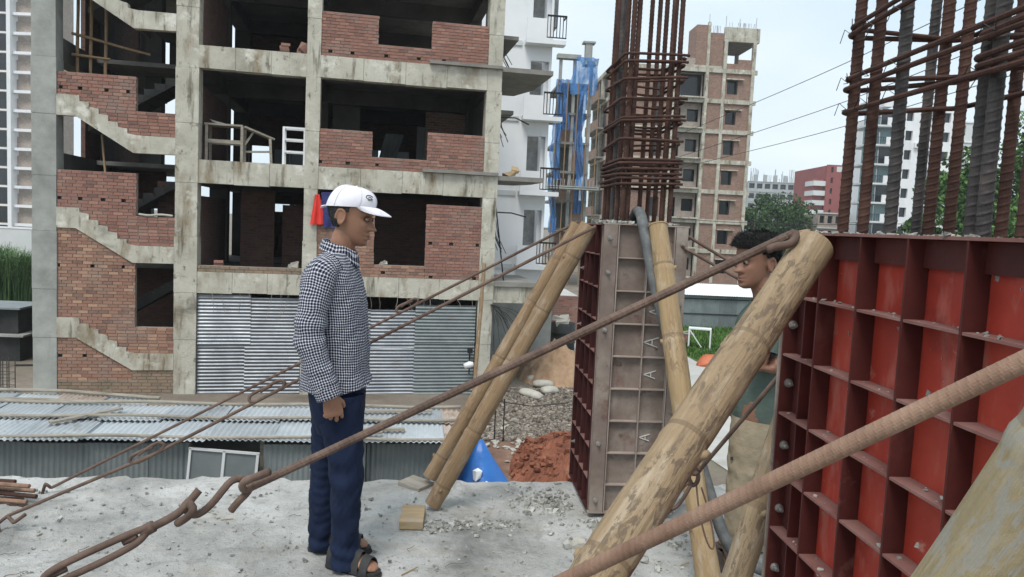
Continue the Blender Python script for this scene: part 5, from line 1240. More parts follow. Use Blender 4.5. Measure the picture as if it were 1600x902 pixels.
bamboo('bamboo_prop', [toz0(a, b, .02), a + (a-b)*.9], .049, .048, 'bamboo', 'pale yellow bamboo prop leaning behind the red form before the second man', 'bamboo prop', .34, None, 14, 20, start=.34)
bamboo('bamboo_prop', [gz(1108,925,0)+[0,0,.02], at(1027,352,4.06)], .056, .052, 'bamboo_cut', 'pale split bamboo prop standing before the right side of the brown column form', 'bamboo prop', .40, None, 15, start=.25)
a = at(1661,724,.82); b = at(1502,946,.88); dd = (a-b)
bamboo('bamboo_prop', [b-dd*2.2, a+dd*.8], .056, .056, 'bamboo_muddy', 'mud smeared bamboo prop cut by the bottom right corner of the photo', 'bamboo prop', .5, None, 16, 28, start=.16)
p = gz(645,812,0); mb = MB(); mb.box(-.062,.062,-.14,.10,0,.045); o = mb.build('wood_block', M['wood'], loc=p); o.rotation_euler = (0,0,.06); tag(o, 'yellow raw wood block at the foot of the nearer bamboo prop', 'wood block')
m_ = o.modifiers.new('bevel','BEVEL'); m_.width = .004; m_.segments = 2
p = gz(650,760,0); mb = MB(); mb.box(-.085,.085,-.07,.07,0,.03); o = mb.build('wood_plank', M['wood_grey'], loc=p); o.rotation_euler = (.04,.05,-.6); tag(o, 'short grey plank under the foot of the farther bamboo prop', 'plank')
m_ = o.modifiers.new('bevel','BEVEL'); m_.width = .004; m_.segments = 2
# straw bits
for (px, py, a, L, lab) in ((640,893,.9,.10,'thin straw lying on the floor below the yellow wood block'),(355,812,.2,.06,'short straw on the bare floor left of the walking man'),(1070,882,.5,.05,'short pale splinter on the floor under the split bamboo')):
    p = gz(px,py,.008); MBs = MB(); MBs.tube([(-L*math.cos(a)/2,-L*math.sin(a)*.5,0),(L*math.cos(a)/2,L*math.sin(a)*.5,.004)], .003, 5); o = MBs.build('straw', M['bamboo_cut'], loc=p); tag(o, lab, 'straw')

# ================================================================ TIE RODS, HOOKS AND HOSE
def rodthing(label, pieces, name='tie_rod', cat='tie rod', group='tie rods bracing the column forms'):
    """pieces: (part name, world points, radius, material, ribs)"""
    base = np.array(pieces[0][1][0]); t = thing(name, label, cat, base, 0, group)
    for (nm, pts, r, m, ribs) in pieces:
        P = np.array(pts) - base; mb = MB()
        if ribs: rebar(mb, P, r, r*(1.35 if ribs == 1 else 1.0), 9 if ribs == 1 else 20, .09 if ribs == 1 else .055)
        else: mb.tube(resample(P, .008), r, 8)
        mb.build(nm, M[m], t, smooth=not ribs)
    return t
def pxpath(l, it=2): return smoothpath([at(*q) for q in l], it)
A0, A1 = at(903,347,4.72), gz(80,768,.01); L01 = lambda t: A0 + (A1-A0)*t
def hookpts(e, d, s=.05, up=np.array([0,0,1.])):
    """a J bend at the end e of a rod that runs in direction d"""
    d = d/np.linalg.norm(d); n = up - d*(up@d); n /= np.linalg.norm(n)
    return smoothpath([e, e+d*s*.7, e+d*s*1.1+n*s*.25, e+d*s*.9+n*s*.6, e+d*s*.3+n*s*.65, e-d*s*.8+n*s*.5], 2)
u1 = (A1-A0)/np.linalg.norm(A1-A0)
rodthing('upper thin tie rod from the top of the brown form down behind the man', [('rod', [A0, L01(.345)], .0085, 'rod', 1), ('hook', hookpts(L01(.345), u1, .06), .0085, 'rod', 0)])
rodthing('thin tie rod from behind the man down to a floor pin at left', [('rod', [L01(.335), A1+[0,0,.02]], .0082, 'rod', 1), ('hook', hookpts(L01(.34), -u1, .06), .0082, 'rod', 0), ('end_hook', [A1+[0,0,.02], A1+[-.02,-.02,.05], A1+[-.06,0,-.05]], .0085, 'rod', 0)])
B0, B1_, B2_ = at(931,354,4.13), gz(12,828,.0), None; LB = lambda t: B0 + (B1_-B0)*t; u2 = (B1_-B0)/np.linalg.norm(B1_-B0)
rodthing('lower tie rod from the near top corner of the brown form to behind the man', [('rod', [B0, LB(.585)], .0088, 'rod', 1), ('hook', hookpts(LB(.585), u2, .07), .0088, 'rod', 0)])
rodthing('middle length of the lower tie rod hooked at both ends over the tin shed', [('rod', [LB(.565), LB(.78)], .0088, 'rod', 1), ('hook', hookpts(LB(.57), -u2, .07), .0088, 'rod', 0), ('hook', hookpts(LB(.78), u2, .07), .0088, 'rod', 0)])
rodthing('lowest tie rod length ending in a floor hook at the far left', [('rod', [LB(.765), B1_+[0,0,.07]], .0088, 'rod', 1), ('hook', hookpts(LB(.77), -u2, .07), .0088, 'rod', 0), ('end_hook', [B1_+[0,0,.07], B1_+[-.03,-.03,.04], B1_+[0,-.05,-.03]], .009, 'rod', 0), ('end_hook', [B1_+[-.0,0,.07], B1_+[.05,-.03,.05], B1_+[.10,-.02,.09]], .009, 'rod', 0)])
# the long brown rod in front of the man, with its hooks
R0, R1 = at(1236,367,1.90), at(396,760,2.06); ur = (R1-R0)/np.linalg.norm(R1-R0)
rodthing('long brown ribbed rod crossing in front of the man up to the thick bamboo', [('rod', [R0, R1], .0112, 'rod', 1),
    ('end_hook', pxpath([(1230,370,1.90),(1241,363,1.90),(1245,368,1.89),(1238,380,1.88),(1225,384,1.875),(1208,386,1.87),(1199,391,1.87)]), .0105, 'rod', 0),
    ('hook', pxpath([(398,759,2.06),(384,767,2.06),(377,762,2.04),(381,752,2.03),(396,747,2.02),(421,737,2.01)]), .0105, 'rod', 0)])
rodthing('short peg bar between the top of the thick bamboo and the hooked rod', [('rod', [at(1222,372,1.93), at(1262,364,1.99)], .0105, 'tan' if False else 'rebar_tan', 0)], 'peg_bar', 'peg', None)
rodthing('rusty S shaped hook link left of the man below the long rod', [('hook', pxpath([(361,798,2.05),(372,784,2.05),(387,770,2.06),(393,758,2.08),(385,749,2.08),(372,748,2.07),(360,752,2.06),(347,768,2.04),(331,788,2.03),(316,801,2.02),(303,806,2.01),(292,800,2.0),(288,790,2.01),(294,784,2.03)]), .0102, 'rod', 1)], 'hook_link', 'hook', None)
rodthing('rusty long eyed anchor rod at the bottom left corner of the floor', [
    ('rod', pxpath([(311,766,2.0),(301,778,1.99),(291,790,1.98),(279,802,1.97),(262,812,1.97),(238,824,1.96),(222,830,1.95)],2), .0112, 'rod', 0),
    ('eye_strand', pxpath([(236,823,1.95),(215,829,1.94),(170,849,1.91),(110,876,1.87),(78,893,1.85),(66,905,1.84),(70,915,1.84)]), .0098, 'rod', 0),
    ('eye_strand', pxpath([(232,828,1.95),(222,842,1.94),(205,855,1.92),(150,883,1.88),(100,905,1.85),(60,925,1.83)]), .0098, 'rod', 0),
    ('weld', pxpath([(240,822,1.955),(222,832,1.95)],1), .0165, 'rod', 0),
    ('hook', pxpath([(277,818,1.97),(288,812,1.96),(299,803,1.95),(303,794,1.95),(296,787,1.96)]), .0105, 'rod', 0),
    ('stub', pxpath([(192,848,1.93),(214,837,1.94)],1), .0098, 'rod', 0), ('stub', pxpath([(72,903,1.85),(104,888,1.87)],1), .0098, 'rod', 0)], 'anchor_rod', 'anchor rod', None)
a, b = at(868,913,1.02), at(1640,546,.71)
rodthing('close tan rusty ribbed rod crossing the lower right foreground', [('rod', [a-(b-a)*.45, b+(b-a)*.2], .0100, 'rebar_tan', 2)])
a, b = at(1232,570,2.32), at(1092,736,2.66)
rodthing('thin dark rod slanting before the second man towards the split bamboo', [('rod', [a+(a-b)*.5, b], .0075, 'rod', 1), ('hook', pxpath([(1094,734,2.66),(1086,742,2.66),(1078,738,2.66),(1080,728,2.66),(1089,727,2.66),(1095,735,2.65)]), .009, 'rod', 0)])
rodthing('rusty hook chain hanging between the thick bamboo and the split bamboo', [
    ('link', pxpath([(1084,728,2.7),(1092,742,2.7),(1089,756,2.7),(1080,760,2.7),(1075,748,2.7),(1080,733,2.7),(1084,728,2.7)]), .0085, 'rod', 0),
    ('link', pxpath([(1082,752,2.7),(1070,757,2.7),(1054,775,2.72),(1046,790,2.72),(1049,797,2.72),(1060,790,2.72),(1073,770,2.7),(1080,757,2.7)]), .0075, 'rod', 0),
    ('rod', pxpath([(1052,792,2.72),(1030,815,2.75),(1000,845,2.8)]), .007, 'rod', 0), ('wire', pxpath([(1088,757,2.7),(1092,800,2.72),(1103,845,2.75),(1113,862,2.76),(1117,848,2.76),(1108,800,2.74),(1096,762,2.71)]), .0035, 'rebar_tan', 0)], 'hook_chain', 'hook chain', None)
a, b = at(1056,358,4.22), at(1150,415,4.12)
rodthing('upper thin rod running right from the brown form behind the second man', [('rod', [a, a+(b-a)*2.3], .0085, 'rod', 0)])
a, b = at(1052,378,4.2), at(1140,428,4.08)
rodthing('lower thin rod running right from the brown form behind the second man', [('rod', [a, a+(b-a)*2.3], .0085, 'rod', 0)])
for k, (e, lab) in enumerate((((1058,365,4.4),'a'),)):
    pass
o = thing('hose', 'cement smeared grey hose hung over the top of the brown column form', 'hose', at(1000,345,4.3)); mb = MB()
HP = smoothpath([at(985,372,4.46), at(989,345,4.42), at(994,330,4.32), at(1001,332,4.18), at(1007,362,4.06), at(1017,420,4.0), at(1030,476,3.93), at(1046,532,3.86), at(1068,606,3.76), at(1082,668,3.68), at(1093,718,3.62), at(1106,762,3.56), at(1117,798,3.5), at(1130,838,3.44), at(1148,866,3.40), at(1190,893,3.36), at(1260,905,3.40)], 2)
mb.tube(resample(HP - np.array(o.location), .012), .0285, 12); mb.build('tube', M['hose'], o, smooth=True)
# bars lying on the floor at the left edge
for k, (px, py, Y, lab) in enumerate(((24,753,3.98,'topmost of the bars'),(46,760,3.96,'just below the topmost bar'),(54,767,4.02,'sticking out upper middle'),(57,776,3.97,'reaching farthest right'),(42,785,3.95,'lower middle, short ended'),(36,781,4.02,'half hidden in the middle'),(38,793,3.94,'next to the lowest'),(43,800,3.93,'lowest and nearest'),(20,770,4.03,'shortest, tucked behind'))):
    p = at(px, py, Y); mb = MB(); t = thing('loose_bar', 'rust red bar, '+lab+', in the floor pile at left', 'steel bar', p, 0, 'pile of rust red bars at the left edge')
    rebar(mb, [(0,0,0),(-1.4,.10+.03*rng.normal(),.012*rng.normal())], .0125, .018, 8, .1, .005); mb.build('bar', M['rebar_tan' if k % 3 else 'rebar'], t)

# ================================================================ PEOPLE
def skinmat(name, a, b_):
    m, nt, b = newmat(name); v = coords(nt); c = ramp(nt, noise(nt, v, 9, 6, .6), [(.3, a), (.7, b_)])
    nt.links.new(c, b.inputs['Base Color']); b.inputs['Roughness'].default_value = .5; b.inputs['Specular IOR Level'].default_value = .35
    b.inputs['Subsurface Weight'].default_value = .12; b.inputs['Subsurface Radius'].default_value = (.012,.005,.003); b.inputs['Subsurface Scale'].default_value = .5
    bump(nt, b, noise(nt, v, 160, 3, .6), .12, .002); return m
M['skin_a'] = skinmat('brown_skin', (.235,.118,.074), (.33,.178,.115)); M['skin_b'] = skinmat('darker_brown_skin', (.195,.096,.062), (.275,.142,.094))
M['lip'] = mat('lips', [(.3,(.17,.07,.055)),(.7,(.22,.09,.07))], 20, 3, .45)
M['hair'] = mat('black_hair', [(.3,(.006,.006,.006)),(.7,(.022,.02,.019))], 60, 4, .55, stretch=(1,1,4), bmp=(.9, 130, .008))
M['grey_hair'] = mat('greying_hair', [(.3,(.015,.014,.014)),(.7,(.07,.068,.065))], 90, 4, .6, stretch=(1,1,3), bmp=(.8, 160, .006))
M['eye'] = mat('eye_white', [(.3,(.24,.21,.19)),(.7,(.30,.27,.24))], 10, 2, .2, spec=.5); M['iris'] = mat('dark_iris', [(.3,(.01,.006,.004)),(.7,(.02,.012,.008))], 10, 2, .15, spec=.5)
M['cap'] = mat('white_cotton_cap', [(.3,(.64,.63,.69)),(.7,(.76,.75,.80))], 9, 6, .9, stain=((.56,.53,.52), 14, .60, .78), bmp=(.3, 30, .004))
M['cap_seam'] = mat('cap_stitching', [(.3,(.50,.50,.55)),(.7,(.58,.57,.62))], 8, 3, .9)
M['navy'] = mat('dark_navy_trousers', [(.3,(.005,.010,.027)),(.7,(.011,.020,.050))], 6, 7, .85, bmp=(.5, 16, .012), spec=.2)
M['khaki'] = mat('khaki_trousers', [(.3,(.25,.205,.14)),(.7,(.36,.305,.215))], 7, 7, .9, bmp=(.6, 14, .014))
M['green_shirt'] = mat('dark_green_tshirt', [(.3,(.065,.095,.08)),(.7,(.115,.15,.13))], 6, 7, .9, bmp=(.5, 18, .01))
M['sandal'] = mat('dark_grey_sandal', [(.3,(.018,.018,.019)),(.7,(.045,.044,.044))], 12, 5, .65, bmp=(.3, 60, .003)); M['shoe'] = mat('dusty_brown_shoe', [(.3,(.07,.055,.048)),(.7,(.14,.115,.10))], 12, 5, .8)
def ginghammat():
    m, nt, b = newmat('navy_white_gingham'); a = N(nt, 'ShaderNodeAttribute'); a.attribute_name = 'pc'
    nzt = N(nt, 'ShaderNodeTexNoise'); nzt.inputs['Scale'].default_value = 9; nzt.inputs['Detail'].default_value = 3; nt.links.new(coords(nt), nzt.inputs['Vector'])
    wv = N(nt, 'ShaderNodeVectorMath', operation='MULTIPLY_ADD'); nt.links.new(nzt.outputs['Color'], wv.inputs[0]); wv.inputs[1].default_value = (.030,.030,0); nt.links.new(a.outputs['Vector'], wv.inputs[2])
    sx = N(nt, 'ShaderNodeSeparateXYZ'); nt.links.new(wv.outputs[0], sx.inputs[0]); L = []
    for i in (0, 1):
        f = mth(nt, 'FRACT', mth(nt, 'MULTIPLY', sx.outputs[i], 1/.0118)); tri = mth(nt, 'ABSOLUTE', mth(nt, 'SUBTRACT', f, .5))
        r = N(nt, 'ShaderNodeMapRange'); r.inputs[1].default_value = .30; r.inputs[2].default_value = .34; nt.links.new(tri, r.inputs[0]); L.append(r.outputs[0])
    s = mth(nt, 'ADD', L[0], L[1])
    c = ramp(nt, mth(nt, 'MULTIPLY', s, .5), [(0,(.007,.009,.026)),(.5,(.20,.21,.255)),(1,(.66,.66,.68))])
    nt.links.new(c, b.inputs['Base Color']); b.inputs['Roughness'].default_value = .9; b.inputs['Specular IOR Level'].default_value = .15
    bump(nt, b, noise(nt, coords(nt), 22, 5, .6, dist=.6), .45, .012); return m
M['gingham'] = ginghammat()

HEADT = np.array([(-.120,.062,.018,.012),(-.114,.079,.004,.027),(-.100,.088,-.016,.041),(-.080,.086,-.040,.051),(-.055,.085,-.060,.059),(-.028,.083,-.080,.066),(0,.081,-.093,.071),(.028,.089,-.100,.075),(.055,.088,-.101,.076),(.080,.077,-.094,.071),(.100,.055,-.076,.056),(.112,.028,-.045,.036),(.118,-.004,-.016,.010)])
def head_points(nz=84, na=96):
    z = np.linspace(-.120, HEADT[-1, 0], nz); f = lambda i: np.interp(z, HEADT[:, 0], HEADT[:, i])
    ker = np.ones(5)/5; sm = lambda a: np.convolve(np.pad(a, 2, 'edge'), ker, 'valid')
    xf, xb, wd = sm(f(1)), sm(f(2)), sm(f(3)); th = np.linspace(-PI, PI, na, endpoint=False); rs = np.zeros((nz, na, 3))
    for k in range(nz):
        cx = (xf[k]+xb[k])/2 - .004; c = np.cos(th); s = np.sin(th)
        pw = np.where(c > 0, .86, .95); X = cx + np.where(c > 0, xf[k]-cx, cx-xb[k])*np.sign(c)*np.abs(c)**pw; Y = wd[k]*np.sign(s)*np.abs(s)**.92
        fr = np.clip((c-.15)/.5, 0, 1); zz = z[k]; g = lambda y0, sy, z0, sz: np.exp(-((Y-y0)/sy)**2 - ((zz-z0)/sz)**2)
        # nose: bridge rising to the tip, wings
        t = np.clip((.012-zz)/.052, 0, 1); nb = .036*t**1.2 if zz > -.042 else .036*max(0, 1-(-.042-zz)/.009)
        X = X + fr*nb*np.exp(-(Y/(.0085+.0075*t))**2) + fr*.007*(g(.016,.008,-.037,.009)+g(-.016,.008,-.037,.009))
        X = X - fr*.011*(g(.031,.017,.0,.013)+g(-.031,.017,.0,.013)) + fr*.005*(g(.030,.022,.022,.008)+g(-.030,.022,.022,.008))
        X = X + fr*.0105*g(0,.021,-.0655,.006) + fr*.0115*g(0,.019,-.081,.0065) - fr*.006*g(0,.024,-.073,.003) - fr*.006*g(0,.022,-.092,.006) + fr*.006*g(0,.020,-.108,.010)
        X = X + fr*.005*(g(.042,.018,-.028,.018)+g(-.042,.018,-.028,.018))
        rs[k, :, 0] = X; rs[k, :, 1] = Y; rs[k, :, 2] = zz
    return rs
HEADT[:, 0] = np.where(HEADT[:, 0] > .02, .02 + (HEADT[:, 0]-.02)*.88, HEADT[:, 0])
HEAD = head_points()
def add_head(mb, T):
    """T maps head space to person space"""
    mb.rings([[T(p) for p in r] for r in HEAD])
    for s in (-1, 1):                                  # ears
        c = np.array([-.022, s*.070, -.012]); rs = []
        for k, (q, w_, t_) in enumerate(((-.034,.008,.005),(-.026,.014,.007),(-.008,.019,.008),(.012,.023,.008),(.026,.020,.007),(.033,.009,.004))):
            rs.append([T(c + np.array([w_*math.cos(a) - .12*q, s*(.006 + .10*abs(q)) + t_*math.sin(a), q])) for a in np.linspace(0, 2*PI, 14, endpoint=False)])
        mb.rings(rs)
        a0 = np.linspace(-1.2, 3.6, 16); mb.tube([T(c + np.array([-.002+.020*math.cos(a), s*.015, .030*math.sin(a)])) for a in a0], .0042, 7)
def skin_body(name, mb, m, parent, vox=.0042, it=3):
    me = mb.mesh('tmp'); o = bpy.data.objects.new('tmp', me); COL.objects.link(o)
    r = o.modifiers.new('r', 'REMESH'); r.mode = 'VOXEL'; r.voxel_size = vox
    s = o.modifiers.new('s', 'SMOOTH'); s.factor = .5; s.iterations = it
    dg = bpy.context.evaluated_depsgraph_get(); dg.update(); ev = o.evaluated_get(dg)
    new = bpy.data.meshes.new_from_object(ev); new.name = name; new.materials.clear(); new.materials.append(m)
    new.polygons.foreach_set('use_smooth', [True]*len(new.polygons)); bpy.data.objects.remove(o)
    b = bpy.data.objects.new(name, new); COL.objects.link(b); b.parent = parent; return b
def hand(mb, W, F, S, Pn, curl=(.35,.5,.4), sc=1.0, spread=.05):
    """W wrist, F along the hand, S towards the thumb, Pn out of the palm"""
    W, F, S, Pn = [np.array(v, float) for v in (W, F, S, Pn)]; F /= np.linalg.norm(F); S -= F*(S@F); S /= np.linalg.norm(S); Pn -= F*(Pn@F) + S*(Pn@S); Pn /= np.linalg.norm(Pn)
    rs = []
    for (d, w_, t_) in ((-.02,.026,.021),(.0,.028,.020),(.025,.036,.019),(.055,.041,.0165),(.085,.042,.0145),(.098,.039,.010)):
        rs.append([W + sc*(F*d + S*w_*np.sign(math.cos(a))*abs(math.cos(a))**.8 + Pn*t_*math.sin(a)) for a in np.linspace(0, 2*PI, 18, endpoint=False)])
    mb.rings(rs)
    for k, (s, ln, r) in enumerate(((.0335,.072,.0084),(.0113,.080,.0088),(-.0110,.074,.0084),(-.0325,.058,.0074))):
        p = W + sc*(F*(.086 - .008*abs(k-1)) + S*s); P = [p - sc*F*.02, p]; ang = 0
        for j, (fr, c) in enumerate(zip((.45,.30,.25), curl)):
            ang += c*(1+.10*k); dd = F*math.cos(ang) + Pn*math.sin(ang) + S*spread*(1-k*.66); dd /= np.linalg.norm(dd)
            for h_ in (.5, 1): P.append(P[-1] + dd*ln*fr*sc*.5)
        n = len(P); mb.tube(P, [r*sc*1.05, r*sc*1.1, r*sc, r*sc*.98, r*sc*.95, r*sc*.95, r*sc*.88, r*sc*.72][:n] if n <= 8 else r*sc, 10)
    b = W + sc*(F*.022 + S*.024); d1 = F*.62 + S*.55 + Pn*.45; d1 /= np.linalg.norm(d1); d2 = F*.85 + S*.18 + Pn*.45; d2 /= np.linalg.norm(d2)
    mb.tube([b-sc*d1*.02, b, b+d1*.022*sc, b+d1*.042*sc, b+d1*.042*sc+d2*.018*sc, b+d1*.042*sc+d2*.032*sc], [.014*sc,.0145*sc,.0125*sc,.0105*sc,.010*sc,.007*sc], 10)
def foot(mb, A, D, L=.25):
    """A ankle point, D toe direction"""
    A = np.array(A, float); D = np.array(D, float); D[2] = 0; D /= np.linalg.norm(D); S = np.array([-D[1], D[0], 0]); rs = []
    for (d, w_, z0, h_) in ((-.075,.018,.03,.03),(-.06,.030,.022,.075),(-.02,.035,.022,.10),(.03,.037,.022,.088),(.08,.042,.022,.065),(.12,.045,.022,.048),(.155,.038,.022,.034),(.175,.018,.024,.018)):
        c = np.array([A[0], A[1], 0]) + D*d*L/.25
        rs.append([c + S*w_*math.cos(a) + np.array([0,0,z0 + h_*(.5+.5*math.sin(a))]) for a in np.linspace(0, 2*PI, 16, endpoint=False)])
    mb.rings(rs)
def ell(c, a, b, n=48, ang=0.0, p=.92, ax=None):
    th = np.linspace(0, 2*PI, n, endpoint=False); co, si = np.cos(th), np.sin(th)
    x = a*np.sign(co)*np.abs(co)**p; y = b*np.sign(si)*np.abs(si)**p
    return np.stack([c[0]+x, c[1]+y, np.full(n, c[2])], 1), th
def interp_rings(keys, n):
    """keys: rows (t, ...values) -> n smooth rows"""
    K = np.array(keys, float); t = np.linspace(K[0,0], K[-1,0], n); out = [t]
    for i in range(1, K.shape[1]):
        v = np.interp(t, K[:,0], K[:,i]); k = max(3, n//(len(K)*2) | 1); v2 = np.convolve(np.pad(v, k//2, 'edge'), np.ones(k)/k, 'valid'); out.append(v2)
    return np.stack(out, 1)
def cloth_tube(mb, pts, a, b, nseg=40, nr=60, fold=.006, seed=0, uvc=None, folds=(), side=(0,1,0), closeend=False, cap0=False):
    """sleeve or trouser leg: path points, half widths a (in the plane of travel) and b (sideways), with folds"""
    P = np.array(pts, float); d = np.r_[0, np.cumsum(np.linalg.norm(np.diff(P, axis=0), axis=1))]; t = np.linspace(0, d[-1], nr)
    sm = lambda v, k=7: np.convolve(np.pad(v, k//2, 'edge'), np.ones(k)/k, 'valid')
    Q = np.stack([sm(np.interp(t, d, P[:, i])) for i in range(3)], 1); A = sm(np.interp(t, d, a), 5); B = sm(np.interp(t, d, b), 5)
    Q[0] = P[0]; Q[-1] = P[-1]
    T = np.gradient(Q, axis=0); T /= np.linalg.norm(T, axis=1)[:, None]; rs = []; uv = []
    th = np.linspace(0, 2*PI, nseg, endpoint=False)
    for k in range(nr):
        sd = np.array(side, float); sd -= T[k]*(sd@T[k]); sd /= np.linalg.norm(sd); fw = np.cross(sd, T[k])
        co, si = np.cos(th), np.sin(th); r = np.ones(nseg)
        base = Q[k] + np.outer(A[k]*co, fw) + np.outer(B[k]*si, sd); nrm = np.outer(co, fw) + np.outer(si, sd)
        dsp = fold*vnoise(base*np.array([1,1,.8]), 22, seed) + fold*.5*vnoise(base, 55, seed+1)
        for (t0, sg, amp, fr, ph) in folds: dsp = dsp + amp*math.exp(-((t[k]-t0*d[-1])/sg)**2)*np.sin(fr*t[k] + 1.4*np.sin(th+ph) + ph)
        rs.append(base + nrm*dsp[:, None]); uv += [(q*float(np.mean(A)+np.mean(B))/2*1.0, t[k] if uvc is None else t[k]+uvc, 0) for q in th]
    if mb.uv is None: mb.uv = []
    mb.rings(rs, cap=False); mb.uv += uv
    n = nseg                                          # turned-in edge so the cloth has thickness at its opening
    ins = rs[-1] + (Q[-1]-rs[-1])*.09 ; ins2 = rs[-4] + (Q[-4]-rs[-4])*.09
    mb.rings([rs[-1], ins, ins2], cap=False); mb.uv += uv[-n:]*3
    return rs
def head_parts(root, T, body, skin, hairm, brow=True):
    for s in (-1, 1):
        mb = MB(); c = np.array([.0735, s*.031, .0]); r = .0125
        mb.rings([[T(c + r*np.array([math.sin(p), math.cos(p)*math.cos(a), math.cos(p)*math.sin(a)*.62])) for a in np.linspace(0, 2*PI, 16, endpoint=False)] for p in np.linspace(-.3, 1.5, 7)])
        e = mb.build('eye', M['eye'], root, smooth=True); mb = MB(); c2 = c + np.array([.0115, -s*.000, -.001])
        mb.rings([[T(c2 + np.array([dx, q*math.cos(a), q*math.sin(a)])) for a in np.linspace(0, 2*PI, 12, endpoint=False)] for dx, q in ((-.004,.0085),(.0012,.0062))]); mb.build('iris', M['iris'], e)
        mb = MB(); mb.tube([T(np.array([.086-.010*t*t, s*(.012+.036*t), .0215+.006*math.sin(t*2.6)])) for t in np.linspace(0,1,8)], [.002,.0035,.004,.004,.0038,.0034,.0026,.0015], 8); mb.build('eyebrow', M['hair'], root, smooth=True)
        mb = MB(); mb.tube([T(np.array([.0845-.012*abs(t)**2, s*.031+.016*t, .0065-.0045*t*t])) for t in np.linspace(-1,1,9)], [.001,.0022,.003,.003,.003,.003,.003,.0022,.001], 7); mb.build('eyelid', skin, root, smooth=True)
    mb = MB(); mb.tube([T(np.array([.0905-.012*abs(t)**2, .021*t, -.0685+.001*abs(t)])) for t in np.linspace(-1,1,11)], [.001,.0025,.0035,.0042,.0045,.0042,.0045,.0042,.0035,.0025,.001], 8)
    mb.tube([T(np.array([.0915-.012*abs(t)**2, .019*t, -.0785-.0005*abs(t)])) for t in np.linspace(-1,1,11)], [.001,.003,.004,.005,.0055,.0057,.0055,.005,.004,.003,.001], 8); mb.build('lips', M['lip'], root, smooth=True)
def hair_shell(root, T, m, keep, off, seed=0, tufts=0, tl=.012):
    nz, na, _ = HEAD.shape; N_ = np.zeros_like(HEAD); dz = np.gradient(HEAD, axis=0); da = (np.roll(HEAD, -1, 1) - np.roll(HEAD, 1, 1)); N_ = np.cross(da, dz); N_ /= np.linalg.norm(N_, axis=2)[:, :, None] + 1e-9
    o = off if callable(off) else (lambda p: off)
    K = np.array([[keep(HEAD[j, i]) for i in range(na)] for j in range(nz)])
    P = np.array([[HEAD[j, i] + N_[j, i]*(o(HEAD[j, i])*(1+.14*float(vnoise(HEAD[j, i], 60, seed))) if K[j, i] else -.004) for i in range(na)] for j in range(nz)])
    mb = MB(); idx = {}
    fs = []
    for j in range(nz-1):
        for i in range(na):
            i2 = (i+1) % na
            if K[j, i] or K[j, i2] or K[j+1, i] or K[j+1, i2]: fs.append((j*na+i, j*na+i2, (j+1)*na+i2, (j+1)*na+i))
    used = sorted({v for f in fs for v in f}); mp_ = {v: k for k, v in enumerate(used)}; fl = P.reshape(-1, 3)
    mb.add([T(fl[v]) for v in used], [tuple(mp_[v] for v in f) for f in fs]); r = np.random.default_rng(seed); nf = N_.reshape(-1, 3)
    cand = [v for v in used if keep(HEAD.reshape(-1, 3)[v])]
    if K[nz-1].all(): pass
    for k in range(tufts):
        v = cand[r.integers(len(cand))]; p = fl[v]; n = nf[v]; d = n*.55 + np.array([.5,0,-.25])*r.uniform(.2,1) + r.normal(size=3)*.35; d /= np.linalg.norm(d); L = tl*r.uniform(.5,1.3); s = np.cross(d, n + r.normal(size=3)*.2); s /= np.linalg.norm(s)+1e-9; w_ = .0009
        mb.add([T(p-s*w_), T(p+s*w_), T(p+d*L*.6+s*w_*.6), T(p+d*L)], [(0,1,2),(0,2,3)])
    return mb.build('hair', m, root, smooth=True)
def headT(c, ry, sc, flip=1, yaw=0.0, roll=0.0):
    """head frame -> person frame; ry pitches the face down, flip -1 faces -X"""
    R = Matrix.Rotation(yaw + (0 if flip > 0 else PI), 3, 'Z') @ Matrix.Rotation(ry, 3, 'Y') @ Matrix.Rotation(roll, 3, 'X'); R = np.array(R)*sc; c = np.array(c, float)
    return lambda p: c + R @ np.array(p, float)

# ---------------------------------------------------------------- the walking man in the white cap
Y1 = 3.48; r1 = gz(528, 876, 0); r1 = np.array([r1[0], Y1, 0.0])
MAN = thing('person', 'man in white cap, checked shirt and dark trousers standing sideways on the floor', 'person', r1)
Q1 = lambda px, py, dy=0.0: at(px, py, Y1+dy) - r1
ear = Q1(541, 339); SC1 = 1.07
T1 = headT((0,0,0), math.radians(11), SC1); T1 = headT(ear - T1((-.022, 0, -.012)), math.radians(11), SC1, yaw=-.06)
mb = MB(); add_head(mb, T1)
mb.tube([Q1(524,425), Q1(529,400), Q1(536,380), Q1(542,362), Q1(545,348)], [.070,.061,.057,.055,.05], 18)
mb.tube([Q1(525,640), Q1(524,590), Q1(523,540), Q1(521,480), Q1(520,440), Q1(522,414)], [.08,.09,.108,.112,.105,.06], 20, flat=1.35)
mb.tube([Q1(522,420,-.10), Q1(505,424,-.165), Q1(494,460,-.205), Q1(483,518,-.235), Q1(494,565,-.24), Q1(507,603,-.24), Q1(515,620,-.24)], [.05,.055,.048,.043,.040,.033,.029], 14)
mb.tube([Q1(522,420,.10), Q1(508,424,.165), Q1(500,460,.20), Q1(497,520,.225), Q1(512,570,.23), Q1(526,606,.22), Q1(532,618,.22)], [.05,.055,.048,.043,.040,.033,.029], 14)
wr = Q1(516,617,-.24); hand(mb, wr, Q1(524,660,-.23)-wr, (.92,.42,.1), (-.4,.92,-.1), (.42,.62,.5), 1.0)
wr = Q1(533,618,.22); hand(mb, wr, Q1(541,660,.21)-wr, (1,.15,.1), (-.05,-1,-.1), (.30,.50,.45), 1.0)
an = Q1(537,878,-.09); af = Q1(503,850,.10)
mb.tube([Q1(528,640,-.07), Q1(532,672,-.09), Q1(541,735,-.09), Q1(540,800,-.09), Q1(536,868,-.09), np.array([an[0], an[1], .05])], [.07,.075,.058,.052,.036,.034], 14)
